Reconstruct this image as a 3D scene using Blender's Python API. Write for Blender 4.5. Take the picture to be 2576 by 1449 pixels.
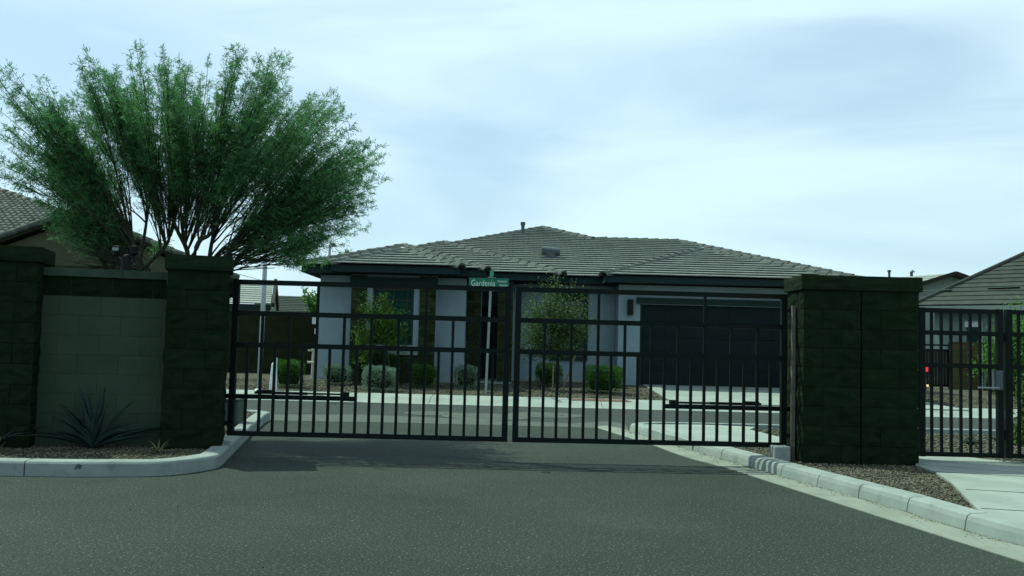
import bpy, math, random
import numpy as np
from mathutils import Vector, Matrix, Euler

random.seed(7); RNG = np.random.default_rng(11)
rad = math.radians
for o in list(bpy.data.objects): bpy.data.objects.remove(o)
scene = bpy.context.scene
COL = scene.collection

# ------------------------------------------------------------------ camera
FPX, CW, CH = 2380.0, 2576.0, 1449.0
CAM = Vector((0, 0, 1.21))
PITCH = math.atan(150.5/FPX); ROLL = rad(1.45)
CR = (Matrix.Rotation(math.pi/2 + PITCH, 3, 'X') @ Matrix.Rotation(ROLL, 3, 'Z'))
cd = bpy.data.cameras.new('camera'); cam = bpy.data.objects.new('camera', cd); COL.objects.link(cam)
cd.sensor_width = 36; cd.lens = FPX/CW*36; cd.clip_start = .05; cd.clip_end = 3000
cam.matrix_world = Matrix.Translation(CAM) @ CR.to_4x4()
scene.camera = cam

# ------------------------------------------------------------------ light
SUN_EL, SUN_AZ = 57.5, -57.0            # azimuth measured from +Y towards +X
sv = Vector((math.sin(rad(SUN_AZ))*math.cos(rad(SUN_EL)), math.cos(rad(SUN_AZ))*math.cos(rad(SUN_EL)), math.sin(rad(SUN_EL))))
sd = bpy.data.lights.new('sun', 'SUN'); sd.energy = 4.9; sd.angle = rad(.53); sd.color = (.86, 1.0, .82)
sun = bpy.data.objects.new('sun', sd); COL.objects.link(sun)
sun.rotation_euler = sv.to_track_quat('Z', 'Y').to_euler(); sun.location = (0, 0, 30)

world = bpy.data.worlds.new('World'); scene.world = world; world.use_nodes = True
wt = world.node_tree; wt.nodes.clear()
def wn(t, **k):
    n = wt.nodes.new(t)
    for a, b in k.items(): setattr(n, a, b)
    return n
sky = wn('ShaderNodeTexSky', sky_type='NISHITA', sun_disc=False)
sky.sun_elevation = rad(SUN_EL); sky.sun_rotation = rad(SUN_AZ)
sky.altitude = 350; sky.air_density = 1.0; sky.dust_density = 3.2; sky.ozone_density = 1.0
tc = wn('ShaderNodeTexCoord')
mp = wn('ShaderNodeMapping'); mp.inputs['Scale'].default_value = (1.2, 1.2, 5.0); mp.inputs['Rotation'].default_value = (.10, .16, .5)
n1 = wn('ShaderNodeTexNoise'); n1.inputs['Scale'].default_value = 1.7; n1.inputs['Detail'].default_value = 7; n1.inputs['Roughness'].default_value = .46; n1.inputs['Distortion'].default_value = .45
r1 = wn('ShaderNodeValToRGB'); r1.color_ramp.elements[0].position = .34; r1.color_ramp.elements[1].position = .66
r1.color_ramp.interpolation = 'EASE'
tint = wn('ShaderNodeMix', data_type='RGBA', blend_type='MULTIPLY'); tint.inputs[0].default_value = 1; tint.inputs[7].default_value = (.98, 1.32, 1.48, 1)
bw = wn('ShaderNodeRGBToBW')
cl = wn('ShaderNodeMix', data_type='RGBA', blend_type='MULTIPLY'); cl.inputs[0].default_value = 1; cl.inputs[7].default_value = (1, 1, 1, 1); cl.inputs[6].default_value = (8.5, 11.5, 12.7, 1)
mx = wn('ShaderNodeMix', data_type='RGBA')
fac = wn('ShaderNodeMath', operation='MULTIPLY_ADD'); fac.inputs[1].default_value = .46; fac.inputs[2].default_value = .49
bg = wn('ShaderNodeBackground'); bg.inputs[1].default_value = .09
ow = wn('ShaderNodeOutputWorld')
L = wt.links.new
L(tc.outputs['Generated'], mp.inputs['Vector']); L(mp.outputs[0], n1.inputs['Vector']); L(n1.outputs[0], r1.inputs[0])
L(sky.outputs[0], tint.inputs[6]); L(sky.outputs[0], bw.inputs[0]); pass
L(r1.outputs[0], fac.inputs[0]); L(fac.outputs[0], mx.inputs[0]); L(tint.outputs[2], mx.inputs[6]); L(cl.outputs[2], mx.inputs[7])
L(mx.outputs[2], bg.inputs[0]); L(bg.outputs[0], ow.inputs[0])
vs = scene.view_settings; vs.view_transform = 'Standard'; vs.look = 'None'; vs.gamma = 1; vs.exposure = 0; vs.use_curve_mapping = False
scene.render.engine = 'CYCLES'

# ------------------------------------------------------------------ helpers
def ray(px, py): return CR @ Vector(((px-CW/2)/FPX, -(py-CH/2)/FPX, -1))
def P(px, py, Y):
    d = ray(px, py); return CAM + d*(Y/d.y)
def G(px, py, z=0.0):
    d = ray(px, py); return CAM + d*((z-CAM.z)/d.z)

def tag(o, label=None, cat=None, group=None, kind=None):
    if label: o['label'] = label
    if cat: o['category'] = cat
    if group: o['group'] = group
    if kind: o['kind'] = kind
    return o
def wloc(o):
    p = Vector((0, 0, 0))
    while o: p += o.location; o = o.parent
    return p
def thing(name, label, cat, loc=(0, 0, 0), group=None, rz=0):
    o = bpy.data.objects.new(name, None); COL.objects.link(o); o.location = loc; o.rotation_euler.z = rz
    o.empty_display_size = .2
    return tag(o, label, cat, group)
def link(name, me, parent=None, loc=None, rot=None, scale=None):
    o = bpy.data.objects.new(name, me); COL.objects.link(o)
    if parent: o.parent = parent
    if loc is not None: o.location = loc
    if rot is not None: o.rotation_euler = rot
    if scale is not None: o.scale = scale
    return o
class MB:
    def __init__(s): s.v = []; s.f = []
    def add(s, V, F):
        b = len(s.v); s.v += [tuple(x) for x in V]; s.f += [tuple(i+b for i in q) for q in F]; return s
    def box(s, x0, x1, y0, y1, z0, z1):
        return s.add([(x0,y0,z0),(x1,y0,z0),(x1,y1,z0),(x0,y1,z0),(x0,y0,z1),(x1,y0,z1),(x1,y1,z1),(x0,y1,z1)],
              [(0,3,2,1),(4,5,6,7),(0,1,5,4),(1,2,6,5),(2,3,7,6),(3,0,4,7)])
    def bar(s, a, b, w, h, up=(0, 0, 1)):
        a = Vector(a); b = Vector(b); d = (b-a).normalized(); u = Vector(up)
        sd_ = d.cross(u)
        if sd_.length < 1e-4: sd_ = d.cross(Vector((0, 1, 0)))
        sd_.normalize(); u = sd_.cross(d); V = []
        for p in (a, b):
            for i, j in ((-1,-1),(1,-1),(1,1),(-1,1)): V.append(p + sd_*(w/2*i) + u*(h/2*j))
        return s.add(V, [(0,1,2,3),(7,6,5,4),(0,4,5,1),(1,5,6,2),(2,6,7,3),(3,7,4,0)])
    def tube(s, pts, rs, n=8, cap=True):
        pts = [Vector(p) for p in pts]; V = []; F = []
        for i, p in enumerate(pts):
            d = (pts[min(i+1, len(pts)-1)]-pts[max(i-1, 0)]).normalized()
            a = d.cross(Vector((0, 0, 1)) if abs(d.z) < .95 else Vector((1, 0, 0))).normalized(); b = d.cross(a)
            r = rs[i] if hasattr(rs, '__len__') else rs
            for k in range(n):
                t = 2*math.pi*k/n; V.append(p + a*(math.cos(t)*r) + b*(math.sin(t)*r))
        for i in range(len(pts)-1):
            for k in range(n):
                F.append((i*n+k, i*n+(k+1) % n, (i+1)*n+(k+1) % n, (i+1)*n+k))
        if cap: F += [tuple(range(n))[::-1], tuple((len(pts)-1)*n+k for k in range(n))]
        return s.add(V, F)
    def prism(s, poly, z0, z1):
        n = len(poly); zz = (lambda z, p: z(p) if callable(z) else z)
        V = [(p[0], p[1], zz(z0, p)) for p in poly]+[(p[0], p[1], zz(z1, p)) for p in poly]
        return s.add(V, [tuple(range(n))[::-1], tuple(range(n, 2*n))]+[(i, (i+1) % n, (i+1) % n+n, i+n) for i in range(n)])
    def lathe(s, prof, c=(0, 0, 0), n=14):
        V = []; F = []
        for r, z in prof:
            for k in range(n):
                t = 2*math.pi*k/n; V.append((c[0]+r*math.cos(t), c[1]+r*math.sin(t), c[2]+z))
        for i in range(len(prof)-1):
            for k in range(n): F.append((i*n+k, i*n+(k+1) % n, (i+1)*n+(k+1) % n, (i+1)*n+k))
        F += [tuple(range(n))[::-1], tuple((len(prof)-1)*n+k for k in range(n))]
        return s.add(V, F)
    def mesh(s, name, mat=None, off=None, smooth=False):
        off = Vector(off or (0, 0, 0))
        me = bpy.data.meshes.new(name); me.from_pydata([(x[0]-off.x, x[1]-off.y, x[2]-off.z) for x in s.v], [], s.f)
        if mat: me.materials.append(mat)
        if smooth:
            for p in me.polygons: p.use_smooth = True
        me.update(); return me
    def build(s, name, mat, parent=None, local=False, smooth=False, at=None, bevel=0):
        base = Vector((0, 0, 0))
        if parent and not local: base = wloc(parent)
        org = Vector(at) if at is not None else base
        me = s.mesh(name, mat, None if local else org, smooth)
        o = link(name, me, parent)
        if at is not None: o.location = org-base
        if bevel:
            m = o.modifiers.new('bevel', 'BEVEL'); m.width = bevel; m.segments = 2; m.limit_method = 'ANGLE'
        return o
def np_mesh(name, V, F, mat, smooth=False):
    me = bpy.data.meshes.new(name); V = np.asarray(V, np.float32); F = np.asarray(F, np.int32); k = F.shape[1]
    me.vertices.add(len(V)); me.vertices.foreach_set('co', V.ravel())
    me.loops.add(F.size); me.loops.foreach_set('vertex_index', F.ravel())
    me.polygons.add(len(F)); me.polygons.foreach_set('loop_start', np.arange(0, F.size, k, dtype=np.int32))
    try: me.polygons.foreach_set('loop_total', np.full(len(F), k, np.int32))
    except Exception: pass
    me.materials.append(mat); me.update(calc_edges=True); me.validate()
    if smooth: me.polygons.foreach_set('use_smooth', np.ones(len(F), bool))
    return me
def copy_tree(o, parent=None):
    c = o.copy(); COL.objects.link(c); c.parent = parent
    for ch in list(o.children): copy_tree(ch, c)
    return c
def catmull(pts, n=6):
    pts = [Vector(p) for p in pts]; out = []
    for i in range(len(pts)-1):
        p0 = pts[max(i-1, 0)]; p1 = pts[i]; p2 = pts[i+1]; p3 = pts[min(i+2, len(pts)-1)]
        for k in range(n):
            t = k/n
            out.append(.5*((2*p1)+(p2-p0)*t+(2*p0-5*p1+4*p2-p3)*t*t+(3*p1-p0-3*p2+p3)*t**3))
    out.append(pts[-1]); return out

# ------------------------------------------------------------------ materials
def mat(name, col, rough=.8, spec=.3, metal=0, var=0, vscale=8, col2=None, bump=0, bscale=60, island=0, coat=0, speck=None, detail=4, stain=None, grain=None):
    m = bpy.data.materials.new(name); m.use_nodes = True; t = m.node_tree; b = t.nodes['Principled BSDF']
    b.inputs['Roughness'].default_value = rough; b.inputs['Metallic'].default_value = metal
    b.inputs['Specular IOR Level'].default_value = spec; b.inputs['Coat Weight'].default_value = coat
    b.inputs['Base Color'].default_value = (*col, 1)
    geo = t.nodes.new('ShaderNodeNewGeometry'); out = None
    def N(ty): return t.nodes.new(ty)
    def mixrgb(f, a, bb, bt='MIX'):
        x = N('ShaderNodeMix'); x.data_type = 'RGBA'; x.blend_type = bt
        for sock, val in ((x.inputs[0], f), (x.inputs[6], a), (x.inputs[7], bb)):
            if isinstance(val, (tuple, float, int)): sock.default_value = val if not isinstance(val, tuple) else (*val, 1)[:4]
            else: t.links.new(val, sock)
        return x.outputs[2]
    cur = (*col, 1)
    if var or col2:
        nz = N('ShaderNodeTexNoise'); nz.inputs['Scale'].default_value = vscale; nz.inputs['Detail'].default_value = detail
        t.links.new(geo.outputs['Position'], nz.inputs['Vector'])
        rp = N('ShaderNodeMapRange'); rp.inputs[1].default_value = .3; rp.inputs[2].default_value = .7; t.links.new(nz.outputs[0], rp.inputs[0])
        c2 = col2 or tuple(c*(1+var) for c in col); c1 = col if col2 else tuple(c*(1-var) for c in col)
        cur = mixrgb(rp.outputs[0], (*c1, 1), (*c2, 1))
    if island:
        mr = N('ShaderNodeMapRange'); mr.inputs[3].default_value = 1-island; mr.inputs[4].default_value = 1+island
        t.links.new(geo.outputs['Random Per Island'], mr.inputs[0])
        oi = N('ShaderNodeObjectInfo'); ad = N('ShaderNodeMath'); ad.operation = 'ADD'
        fr = N('ShaderNodeMath'); fr.operation = 'FRACT'
        t.links.new(geo.outputs['Random Per Island'], ad.inputs[0]); t.links.new(oi.outputs['Random'], ad.inputs[1]); t.links.new(ad.outputs[0], fr.inputs[0]); t.links.new(fr.outputs[0], mr.inputs[0])
        cur = mixrgb(1.0, cur, mr.outputs[0], 'MULTIPLY')
    if speck:
        sc, thr, amt, scol = speck
        nz = N('ShaderNodeTexNoise'); nz.inputs['Scale'].default_value = sc; nz.inputs['Detail'].default_value = 2
        t.links.new(geo.outputs['Position'], nz.inputs['Vector'])
        rp = N('ShaderNodeMapRange'); rp.inputs[1].default_value = thr; rp.inputs[2].default_value = thr+.08; rp.inputs[4].default_value = amt; t.links.new(nz.outputs[0], rp.inputs[0])
        cur = mixrgb(rp.outputs[0], cur, (*scol, 1))
    if stain:
        sc, thr, amt, scol = stain
        nz = N('ShaderNodeTexNoise'); nz.inputs['Scale'].default_value = sc; nz.inputs['Detail'].default_value = 6; nz.inputs['Roughness'].default_value = .65
        t.links.new(geo.outputs['Position'], nz.inputs['Vector'])
        rp = N('ShaderNodeMapRange'); rp.inputs[1].default_value = thr; rp.inputs[2].default_value = thr+.16; rp.inputs[4].default_value = amt; t.links.new(nz.outputs[0], rp.inputs[0])
        cur = mixrgb(rp.outputs[0], cur, (*scol, 1))
    if grain:
        sc, lo, hi = grain
        nz = N('ShaderNodeTexNoise'); nz.inputs['Scale'].default_value = sc; nz.inputs['Detail'].default_value = 3; nz.inputs['Roughness'].default_value = .7
        t.links.new(geo.outputs['Position'], nz.inputs['Vector'])
        rp = N('ShaderNodeMapRange'); rp.inputs[1].default_value = .33; rp.inputs[2].default_value = .67; rp.inputs[3].default_value = lo; rp.inputs[4].default_value = hi; t.links.new(nz.outputs[0], rp.inputs[0])
        cur = mixrgb(1.0, cur, rp.outputs[0], 'MULTIPLY')
    if not isinstance(cur, tuple): t.links.new(cur, b.inputs['Base Color'])
    if bump:
        nz = N('ShaderNodeTexNoise'); nz.inputs['Scale'].default_value = bscale; nz.inputs['Detail'].default_value = 5; nz.inputs['Roughness'].default_value = .65
        t.links.new(geo.outputs['Position'], nz.inputs['Vector'])
        bp = N('ShaderNodeBump'); bp.inputs['Strength'].default_value = 1; bp.inputs['Distance'].default_value = bump
        t.links.new(nz.outputs[0], bp.inputs['Height']); t.links.new(bp.outputs[0], b.inputs['Normal'])
    return m
def leafmat(name, col, col2, trans=.45, rough=.6):
    m = bpy.data.materials.new(name); m.use_nodes = True; t = m.node_tree; t.nodes.clear(); N = t.nodes.new
    geo = N('ShaderNodeNewGeometry'); mx_ = N('ShaderNodeMix'); mx_.data_type = 'RGBA'
    mx_.inputs[6].default_value = (*col, 1); mx_.inputs[7].default_value = (*col2, 1); t.links.new(geo.outputs['Random Per Island'], mx_.inputs[0])
    p = N('ShaderNodeBsdfPrincipled'); p.inputs['Roughness'].default_value = rough; p.inputs['Specular IOR Level'].default_value = .25
    tr = N('ShaderNodeBsdfTranslucent'); ms = N('ShaderNodeMixShader'); ms.inputs[0].default_value = trans; o = N('ShaderNodeOutputMaterial')
    t.links.new(mx_.outputs[2], p.inputs['Base Color']); t.links.new(mx_.outputs[2], tr.inputs['Color'])
    t.links.new(p.outputs[0], ms.inputs[1]); t.links.new(tr.outputs[0], ms.inputs[2]); t.links.new(ms.outputs[0], o.inputs[0]); return m
M = {}
M['asphalt'] = mat('asphalt_entry', (.0205,.0295,.0235), .9, .15, col2=(.0335,.0450,.0360), vscale=.42, bump=.007, bscale=110, speck=(62,.62,.9,(.15,.175,.155)), stain=(.9,.55,.45,(.0190,.0270,.0225)), detail=8, grain=(66,.42,1.55))
M['asphalt2'] = mat('asphalt_street', (0.0336,0.04368,0.03864), .9, .2, col2=(0.04368,0.05376,0.04788), vscale=.8, bump=.005, bscale=120, speck=(120,.62,.6,(0.1008,0.1176,0.1092)), detail=6, grain=(23.52,0.504,1.176))
M['concrete'] = mat('concrete', (0.2016,0.2394,0.21), .85, .2, col2=(0.2688,0.3066,0.273), vscale=2.2, bump=.0025, bscale=140, stain=(3.5,.60,.45,(0.1428,0.1512,0.1218)), detail=8)
M['curbc'] = mat('curb_concrete', (0.1968,0.2337,0.2132), .85, .2, col2=(0.2624,0.2993,0.2747), vscale=3.5, bump=.003, bscale=120, stain=(5,.53,.6,(0.1148,0.1271,0.1148)), detail=8)
M['gutter'] = mat('gutter_concrete', (0.168,0.189,0.1512), .88, .2, col2=(0.2268,0.252,0.21), vscale=2.5, bump=.003, bscale=120, stain=(4,.55,.6,(0.1596,0.1428,0.1008)), detail=8)
M['worn'] = mat('worn_concrete', (0.0615,0.0738,0.06396), .9, .2, col2=(0.082,0.09676,0.082), vscale=5, bump=.003, bscale=90)
M['gravel'] = mat('gravel', (0.04472,0.04816,0.03096), .95, .15, col2=(0.0903,0.0903,0.0645), vscale=22, bump=.03, bscale=28, detail=6, speck=(55,.62,.7,(0.1634,0.1634,0.1247)))
M['pebble'] = mat('pebble', (0.0731,0.07396,0.04988), .9, .15, island=.7, col2=(0.1032,0.09632,0.07052), vscale=3)
M['earth'] = mat('earth', (.13,.12,.09), .95, .1, var=.2, vscale=.3)
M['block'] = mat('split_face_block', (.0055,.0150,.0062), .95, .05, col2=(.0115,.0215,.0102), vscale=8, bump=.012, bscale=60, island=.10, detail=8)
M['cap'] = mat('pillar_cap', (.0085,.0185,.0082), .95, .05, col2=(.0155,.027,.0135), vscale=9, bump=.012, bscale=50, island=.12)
M['mortar'] = mat('mortar', (.010,.018,.008), .95, .1, var=.2)
M['tanblock'] = mat('smooth_tan_block', (.038,.058,.038), .92, .06, col2=(.050,.070,.048), vscale=2.0, bump=.004, bscale=110, island=.06, stain=(2.2,.58,.35,(.03,.047,.033)))
M['tanjoint'] = mat('tan_joint', (.036,.055,.036), .95, .06, var=.1)
M['tar'] = mat('tar_stain', (.075,.095,.095), .9, .1, var=.3, vscale=40)
M['silt'] = mat('silt', (.12,.105,.070), .95, .1, island=.4)
M['capblock'] = mat('wall_cap_block', (0.036,0.0594,0.0432), .92, .06, col2=(0.0495,0.072,0.054), vscale=8, bump=.006, bscale=90, island=.08)
M['gate'] = mat('gate_paint', (.0028,.0075,.006), .5, .11, var=.25, vscale=20, bump=.0005, bscale=200)
M['steel'] = mat('galvanised_steel', (.24,.27,.26), .5, .5, metal=.4, var=.2, vscale=9)
M['rustpost'] = mat('weathered_steel', (.12,.11,.085), .7, .3, var=.3, vscale=14)
M['blackp'] = mat('black_plastic', (.004,.007,.006), .6, .2)
M['stucco'] = mat('stucco_grey', (.215,.288,.312), .95, .08, var=.09, vscale=1.5, bump=.006, bscale=70)
M['stuccotan'] = mat('stucco_tan', (.072,.076,.046), .95, .08, var=.12, vscale=1.0, bump=.006, bscale=60)
M['stuccow'] = mat('stucco_light', (.18,.235,.21), .95, .1, var=.08, vscale=1.2, bump=.005, bscale=60)
M['trim'] = mat('trim_dark', (.010,.026,.024), .8, .2, var=.1)
M['trimb'] = mat('trim_brown', (.022,.022,.014), .85, .2, var=.15)
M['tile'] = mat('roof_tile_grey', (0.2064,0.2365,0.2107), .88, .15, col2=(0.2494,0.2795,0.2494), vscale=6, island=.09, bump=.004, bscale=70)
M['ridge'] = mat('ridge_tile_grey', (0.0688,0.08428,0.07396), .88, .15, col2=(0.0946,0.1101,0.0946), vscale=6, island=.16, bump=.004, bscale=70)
M['mortarw'] = mat('ridge_mortar', (.55,.58,.55), .9, .15, var=.15, vscale=20)
M['underlay'] = mat('roof_underlay', (.008,.014,.011), 1, 0)
M['tileb'] = mat('roof_tile_brown', (.034,.044,.037), .9, .08, col2=(.052,.061,.052), vscale=3, island=.12)
M['barrel'] = mat('barrel_tile', (.10,.112,.092), .88, .15, col2=(.16,.17,.14), vscale=4, island=.22)
M['garage'] = mat('garage_door_paint', (.0105,.0175,.0175), .7, .05, var=.1, vscale=2)
M['glass'] = mat('window_glass', (.004,.035,.028), .12, .4)
M['frame'] = mat('window_frame', (.018,.022,.022), .5, .35)
M['door'] = mat('entry_door', (.018,.015,.010), .5, .35, var=.2, vscale=6)
M['stone'] = mat('ledger_stone', (.018,.028,.012), .95, .08, col2=(.036,.046,.020), vscale=6, island=.35, bump=.02, bscale=30)
M['brownblk'] = mat('brown_fence_block', (.013,.018,.008), .95, .06, col2=(.021,.025,.012), vscale=3, island=.18, bump=.006, bscale=60)
M['tanblk2'] = mat('tan_fence_block', (.075,.065,.030), .95, .08, col2=(.10,.085,.042), vscale=3, island=.12, bump=.006, bscale=60)
M['white'] = mat('white_plastic', (.62,.66,.68), .5, .35, var=.12, vscale=14)
M['cream'] = mat('cream_paint', (.42,.42,.33), .7, .25, var=.15, vscale=18)
M['pole'] = mat('lamp_pole_metal', (.33,.36,.38), .55, .4, metal=.15, var=.1, vscale=4)
M['vent'] = mat('vent_metal', (.055,.075,.08), .6, .35, var=.12)
M['signg'] = mat('sign_green', (.004,.135,.075), .45, .4, var=.06)
M['signw'] = mat('sign_white', (.55,.72,.66), .5, .35)
M['cabinet'] = mat('cabinet_green', (.055,.085,.06), .6, .3, var=.15, vscale=6)
M['bark'] = mat('bark', (.030,.036,.022), .9, .15, var=.3, vscale=14, bump=.006, bscale=60)
M['stake'] = mat('stake_wood', (.16,.14,.085), .9, .15, var=.25, vscale=18)
M['leaf_tree'] = leafmat('leaf_acacia', (.036,.150,.050), (.125,.30,.105), .5)
M['leaf_yel'] = leafmat('leaf_yellow_green', (.022,.085,.010), (.11,.20,.025), .4)
M['leaf_pale'] = leafmat('leaf_pale_green', (.014,.052,.009), (.125,.205,.065), .38)
M['leaf_box'] = leafmat('leaf_box_hedge', (.014,.068,.005), (.048,.145,.012), .35)
M['leaf_sage'] = leafmat('leaf_sage', (.085,.15,.105), (.19,.28,.20), .25)
M['leaf_dark'] = leafmat('leaf_dark', (.018,.045,.010), (.04,.085,.018), .3)
M['leaf_dark2'] = leafmat('leaf_mid_green', (.025,.075,.012), (.09,.17,.03), .4)
M['leaf_fresh'] = leafmat('leaf_fresh', (.04,.14,.02), (.12,.26,.05), .45)
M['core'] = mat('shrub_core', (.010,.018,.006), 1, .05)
M['agave'] = mat('agave_leaf', (.027,.050,.041), .9, .04, var=.3, vscale=6)
M['straw'] = mat('dry_grass', (.11,.14,.06), .85, .1, island=.3)
M['pad'] = mat('tactile_pad', (.20,.10,.085), .9, .15, var=.2, vscale=10)
M['iron'] = mat('cast_iron', (.06,.06,.055), .7, .3, metal=.3)
M['carp'] = mat('car_paint', (.010,.012,.016), .25, .5, coat=.6)
M['tyre'] = mat('tyre_rubber', (.012,.012,.012), .9, .2)
M['rim'] = mat('wheel_rim', (.35,.36,.37), .35, .5, metal=.8)
def emis(name, col, st):
    m = mat(name, col, .2, .5); b = m.node_tree.nodes['Principled BSDF']
    b.inputs['Emission Color'].default_value = (*col, 1); b.inputs['Emission Strength'].default_value = st; return m
M['tail'] = emis('tail_lamp_red', (.9, .02, .03), .55)
M['tail2'] = emis('bumper_lamp_amber', (1, .62, .25), .9)
M['lampglass'] = mat('lamp_lens', (.16,.22,.21), .2, .5)

# ------------------------------------------------------------------ ground, roads, kerbs
b = MB(); b.add([(-900,-900,-.03),(900,-900,-.03),(900,900,-.03),(-900,900,-.03)], [(0,1,2,3)])
tag(b.build('ground', M['earth']), kind='structure')
b = MB(); b.add([(-70,14.1,-.004),(70,14.1,-.004),(70,19.9,-.004),(-70,19.9,-.004)], [(0,1,2,3)])
tag(b.build('cross_street', M['asphalt2']), kind='structure')

def resample(pts, step=.12):
    out = [pts[0].copy()]; acc = 0
    for a, c in zip(pts[:-1], pts[1:]):
        l = (c-a).length; n = max(1, int(l/step))
        for k in range(1, n+1): out.append(a.lerp(c, k/n))
    return out
def normals(pts):
    ns = []
    for i in range(len(pts)):
        d = pts[min(i+1, len(pts)-1)]-pts[max(i-1, 0)]; d.z = 0; d.normalize(); ns.append(Vector((-d.y, d.x, 0)))
    return ns
def sweep(mb, pts, ns, prof):
    V = []; F = []; k = len(prof)
    for p, n in zip(pts, ns):
        for o_, z in prof: q = p+n*o_; V.append((q.x, q.y, z))
    for i in range(len(pts)-1):
        for j in range(k):
            F.append((i*k+j, i*k+(j+1) % k, (i+1)*k+(j+1) % k, (i+1)*k+j))
    F += [tuple(range(k))[::-1], tuple((len(pts)-1)*k+j for j in range(k))]
    mb.add(V, F)
CURB = [(0,-.06),(0,.002),(.012,.075),(.026,.108),(.05,.12),(.19,.124),(.20,.115),(.20,-.06)]
CURB_L = [(0,-.06),(0,.108),(.010,.124),(.024,.130),(.165,.132),(.175,.122),(.175,-.06)]
def sections(root, name, pts, prof, matl, seg, gap=.012, first=0):
    ns = normals(pts); acc = 0; cur = [0]; lens = [0]
    for a, c in zip(pts[:-1], pts[1:]): lens.append(lens[-1]+(c-a).length)
    i0 = 0; tgt = first or seg; i = 0
    while i0 < len(pts)-1:
        i1 = i0+1
        while i1 < len(pts)-1 and lens[i1] < tgt: i1 += 1
        sub = [p.copy() for p in pts[i0:i1+1]]; sn = ns[i0:i1+1]
        if i1 < len(pts)-1:
            d = (sub[-1]-sub[-2]).normalized(); sub[-1] = sub[-1]-d*gap
        m_ = MB(); sweep(m_, sub, sn, prof); m_.build(name, matl, root, smooth=False, at=sub[0])
        i0 = i1; tgt = lens[i1]+seg

# left island kerb
lp = [(-700,1176),(-300,1190),(0,1196.5),(150,1199),(280,1199),(386,1198),(463,1192),(526,1182),(553,1174),(577,1151),(597,1130),(619,1108),(632,1093),(653,1076),(669,1062)]
lpts = [G(*p) for p in lp]
e = lpts[-1]; lpts += [e+Vector((-.02,.32,0)), e+Vector((-.22,.58,0)), e+Vector((-.7,.72,0)), e+Vector((-4,.78,0)), e+Vector((-12,.8,0)), e+Vector((-40,.8,0))]
lcurve = resample(catmull(lpts, 6), .25)
kerb = thing('kerb', None, None); kerb['kind'] = 'structure'
sections(kerb, 'kerb_section', lcurve, CURB_L, M['curbc'], 2.6, first=(G(57,1196)-lcurve[0]).length)
tq_ = G(217,1190,0); k0 = min(lcurve, key=lambda p: (p-tq_).length); tm_ = MB()
for _ in range(26):
    x = random.gauss(0,.012); z = random.gauss(.092,.008); r_ = random.uniform(.008,.013)
    tm_.add([(k0.x+x+r_*math.cos(a_*1.05), k0.y-.0015-.0002*_, z+r_*.8*math.sin(a_*1.05)) for a_ in range(6)], [(0,1,2,3,4,5)])
tm_.build('tar_mark', M['tar'], kerb)
# right kerb and gutter
rp_ = [(1588,1087),(1636,1102),(1691,1119),(1757,1138.5),(1841,1163),(1895,1178.5),(1952,1196),(2040,1221),(2141,1249.5),(2260,1283),(2402,1328),(2576,1377),(2900,1462),(3400,1580)]
rpts = [G(*p) for p in rp_]
e = rpts[0]; rpts = [e+Vector((40,.75,0)), e+Vector((12,.75,0)), e+Vector((3,.74,0)), e+Vector((.75,.66,0)), e+Vector((.22,.46,0)), e+Vector((.02,.2,0))]+rpts
rcurve = resample(catmull(rpts, 6), .25)
kerb2 = thing('kerb', None, None); kerb2['kind'] = 'structure'
near = [p for p in rcurve if p.y < e.y+.8 and p.x < e.x+4]
sections(kerb2, 'kerb_section', near, CURB, M['curbc'], .66)
far_ = [p for p in rcurve if p.x >= e.x+3.9 and p.y > e.y]
sections(kerb2, 'kerb_section', far_, CURB, M['curbc'], 8)
gl = [(1497,1073),(1505,1077),(1590,1104),(1635,1117),(1721,1149),(1815,1174),(1939,1213),(2090,1261),(2250,1312),(2420,1366),(2576,1415),(2900,1515),(3400,1640)]
gcur = catmull([G(*p, .003) for p in gl], 8)
fc = catmull([G(*p, .003) for p in [(1530,1071),(1578,1082)]+rp_], 8)
gut = thing('gutter', None, None); gut['kind'] = 'structure'
def nearest_on(c, p): return min(c, key=lambda q: (q-p).length)
N_ = 26
for i in range(N_):
    m_ = MB(); V = []
    for t in (i/N_, (i+.985)/N_):
        ia = t*(len(gcur)-1); ib = t*(len(fc)-1)
        a = gcur[int(ia)].lerp(gcur[min(int(ia)+1, len(gcur)-1)], ia-int(ia)); c = fc[int(ib)].lerp(fc[min(int(ib)+1, len(fc)-1)], ib-int(ib))
        V += [(a.x, a.y, .006), (c.x, c.y, .009), (a.x, a.y, -.05), (c.x, c.y, -.05)]
    m_.add(V, [(0,4,5,1),(0,2,6,4),(1,5,7,3),(0,1,3,2),(4,6,7,5),(2,3,7,6)])
    m_.build('gutter_section', M['gutter'], gut)
# entry road sheet: bounded right by the gutter edge
ep = [(-16,-8,0),(9,-8,0)]+[(p.x, p.y, 0) for p in reversed(gcur)]+[(1.0,15.4,0),(-1.2,16.0,0),(-3.6,16.5,0),(-4.3,15.6,0),(-3.9,14.6,0),(-16,14.3,0)]
b = MB(); b.add(ep, [tuple(range(len(ep)))]); tag(b.build('entry_road', M['asphalt']), kind='structure')
AP = [(672,1043),(900,1043),(1437,1065.5),(1530,1060),(1572,1066),(1586,1087),(1590,1104),(1505,1077.5),(1400,1074),(1000,1064),(671,1058)]
b = MB(); b.add([tuple(G(x, y, .0)+Vector((0,0,.0035))) for x, y in AP], [tuple(range(len(AP)))]); tag(b.build('concrete_apron', M['worn']), kind='structure')
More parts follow.
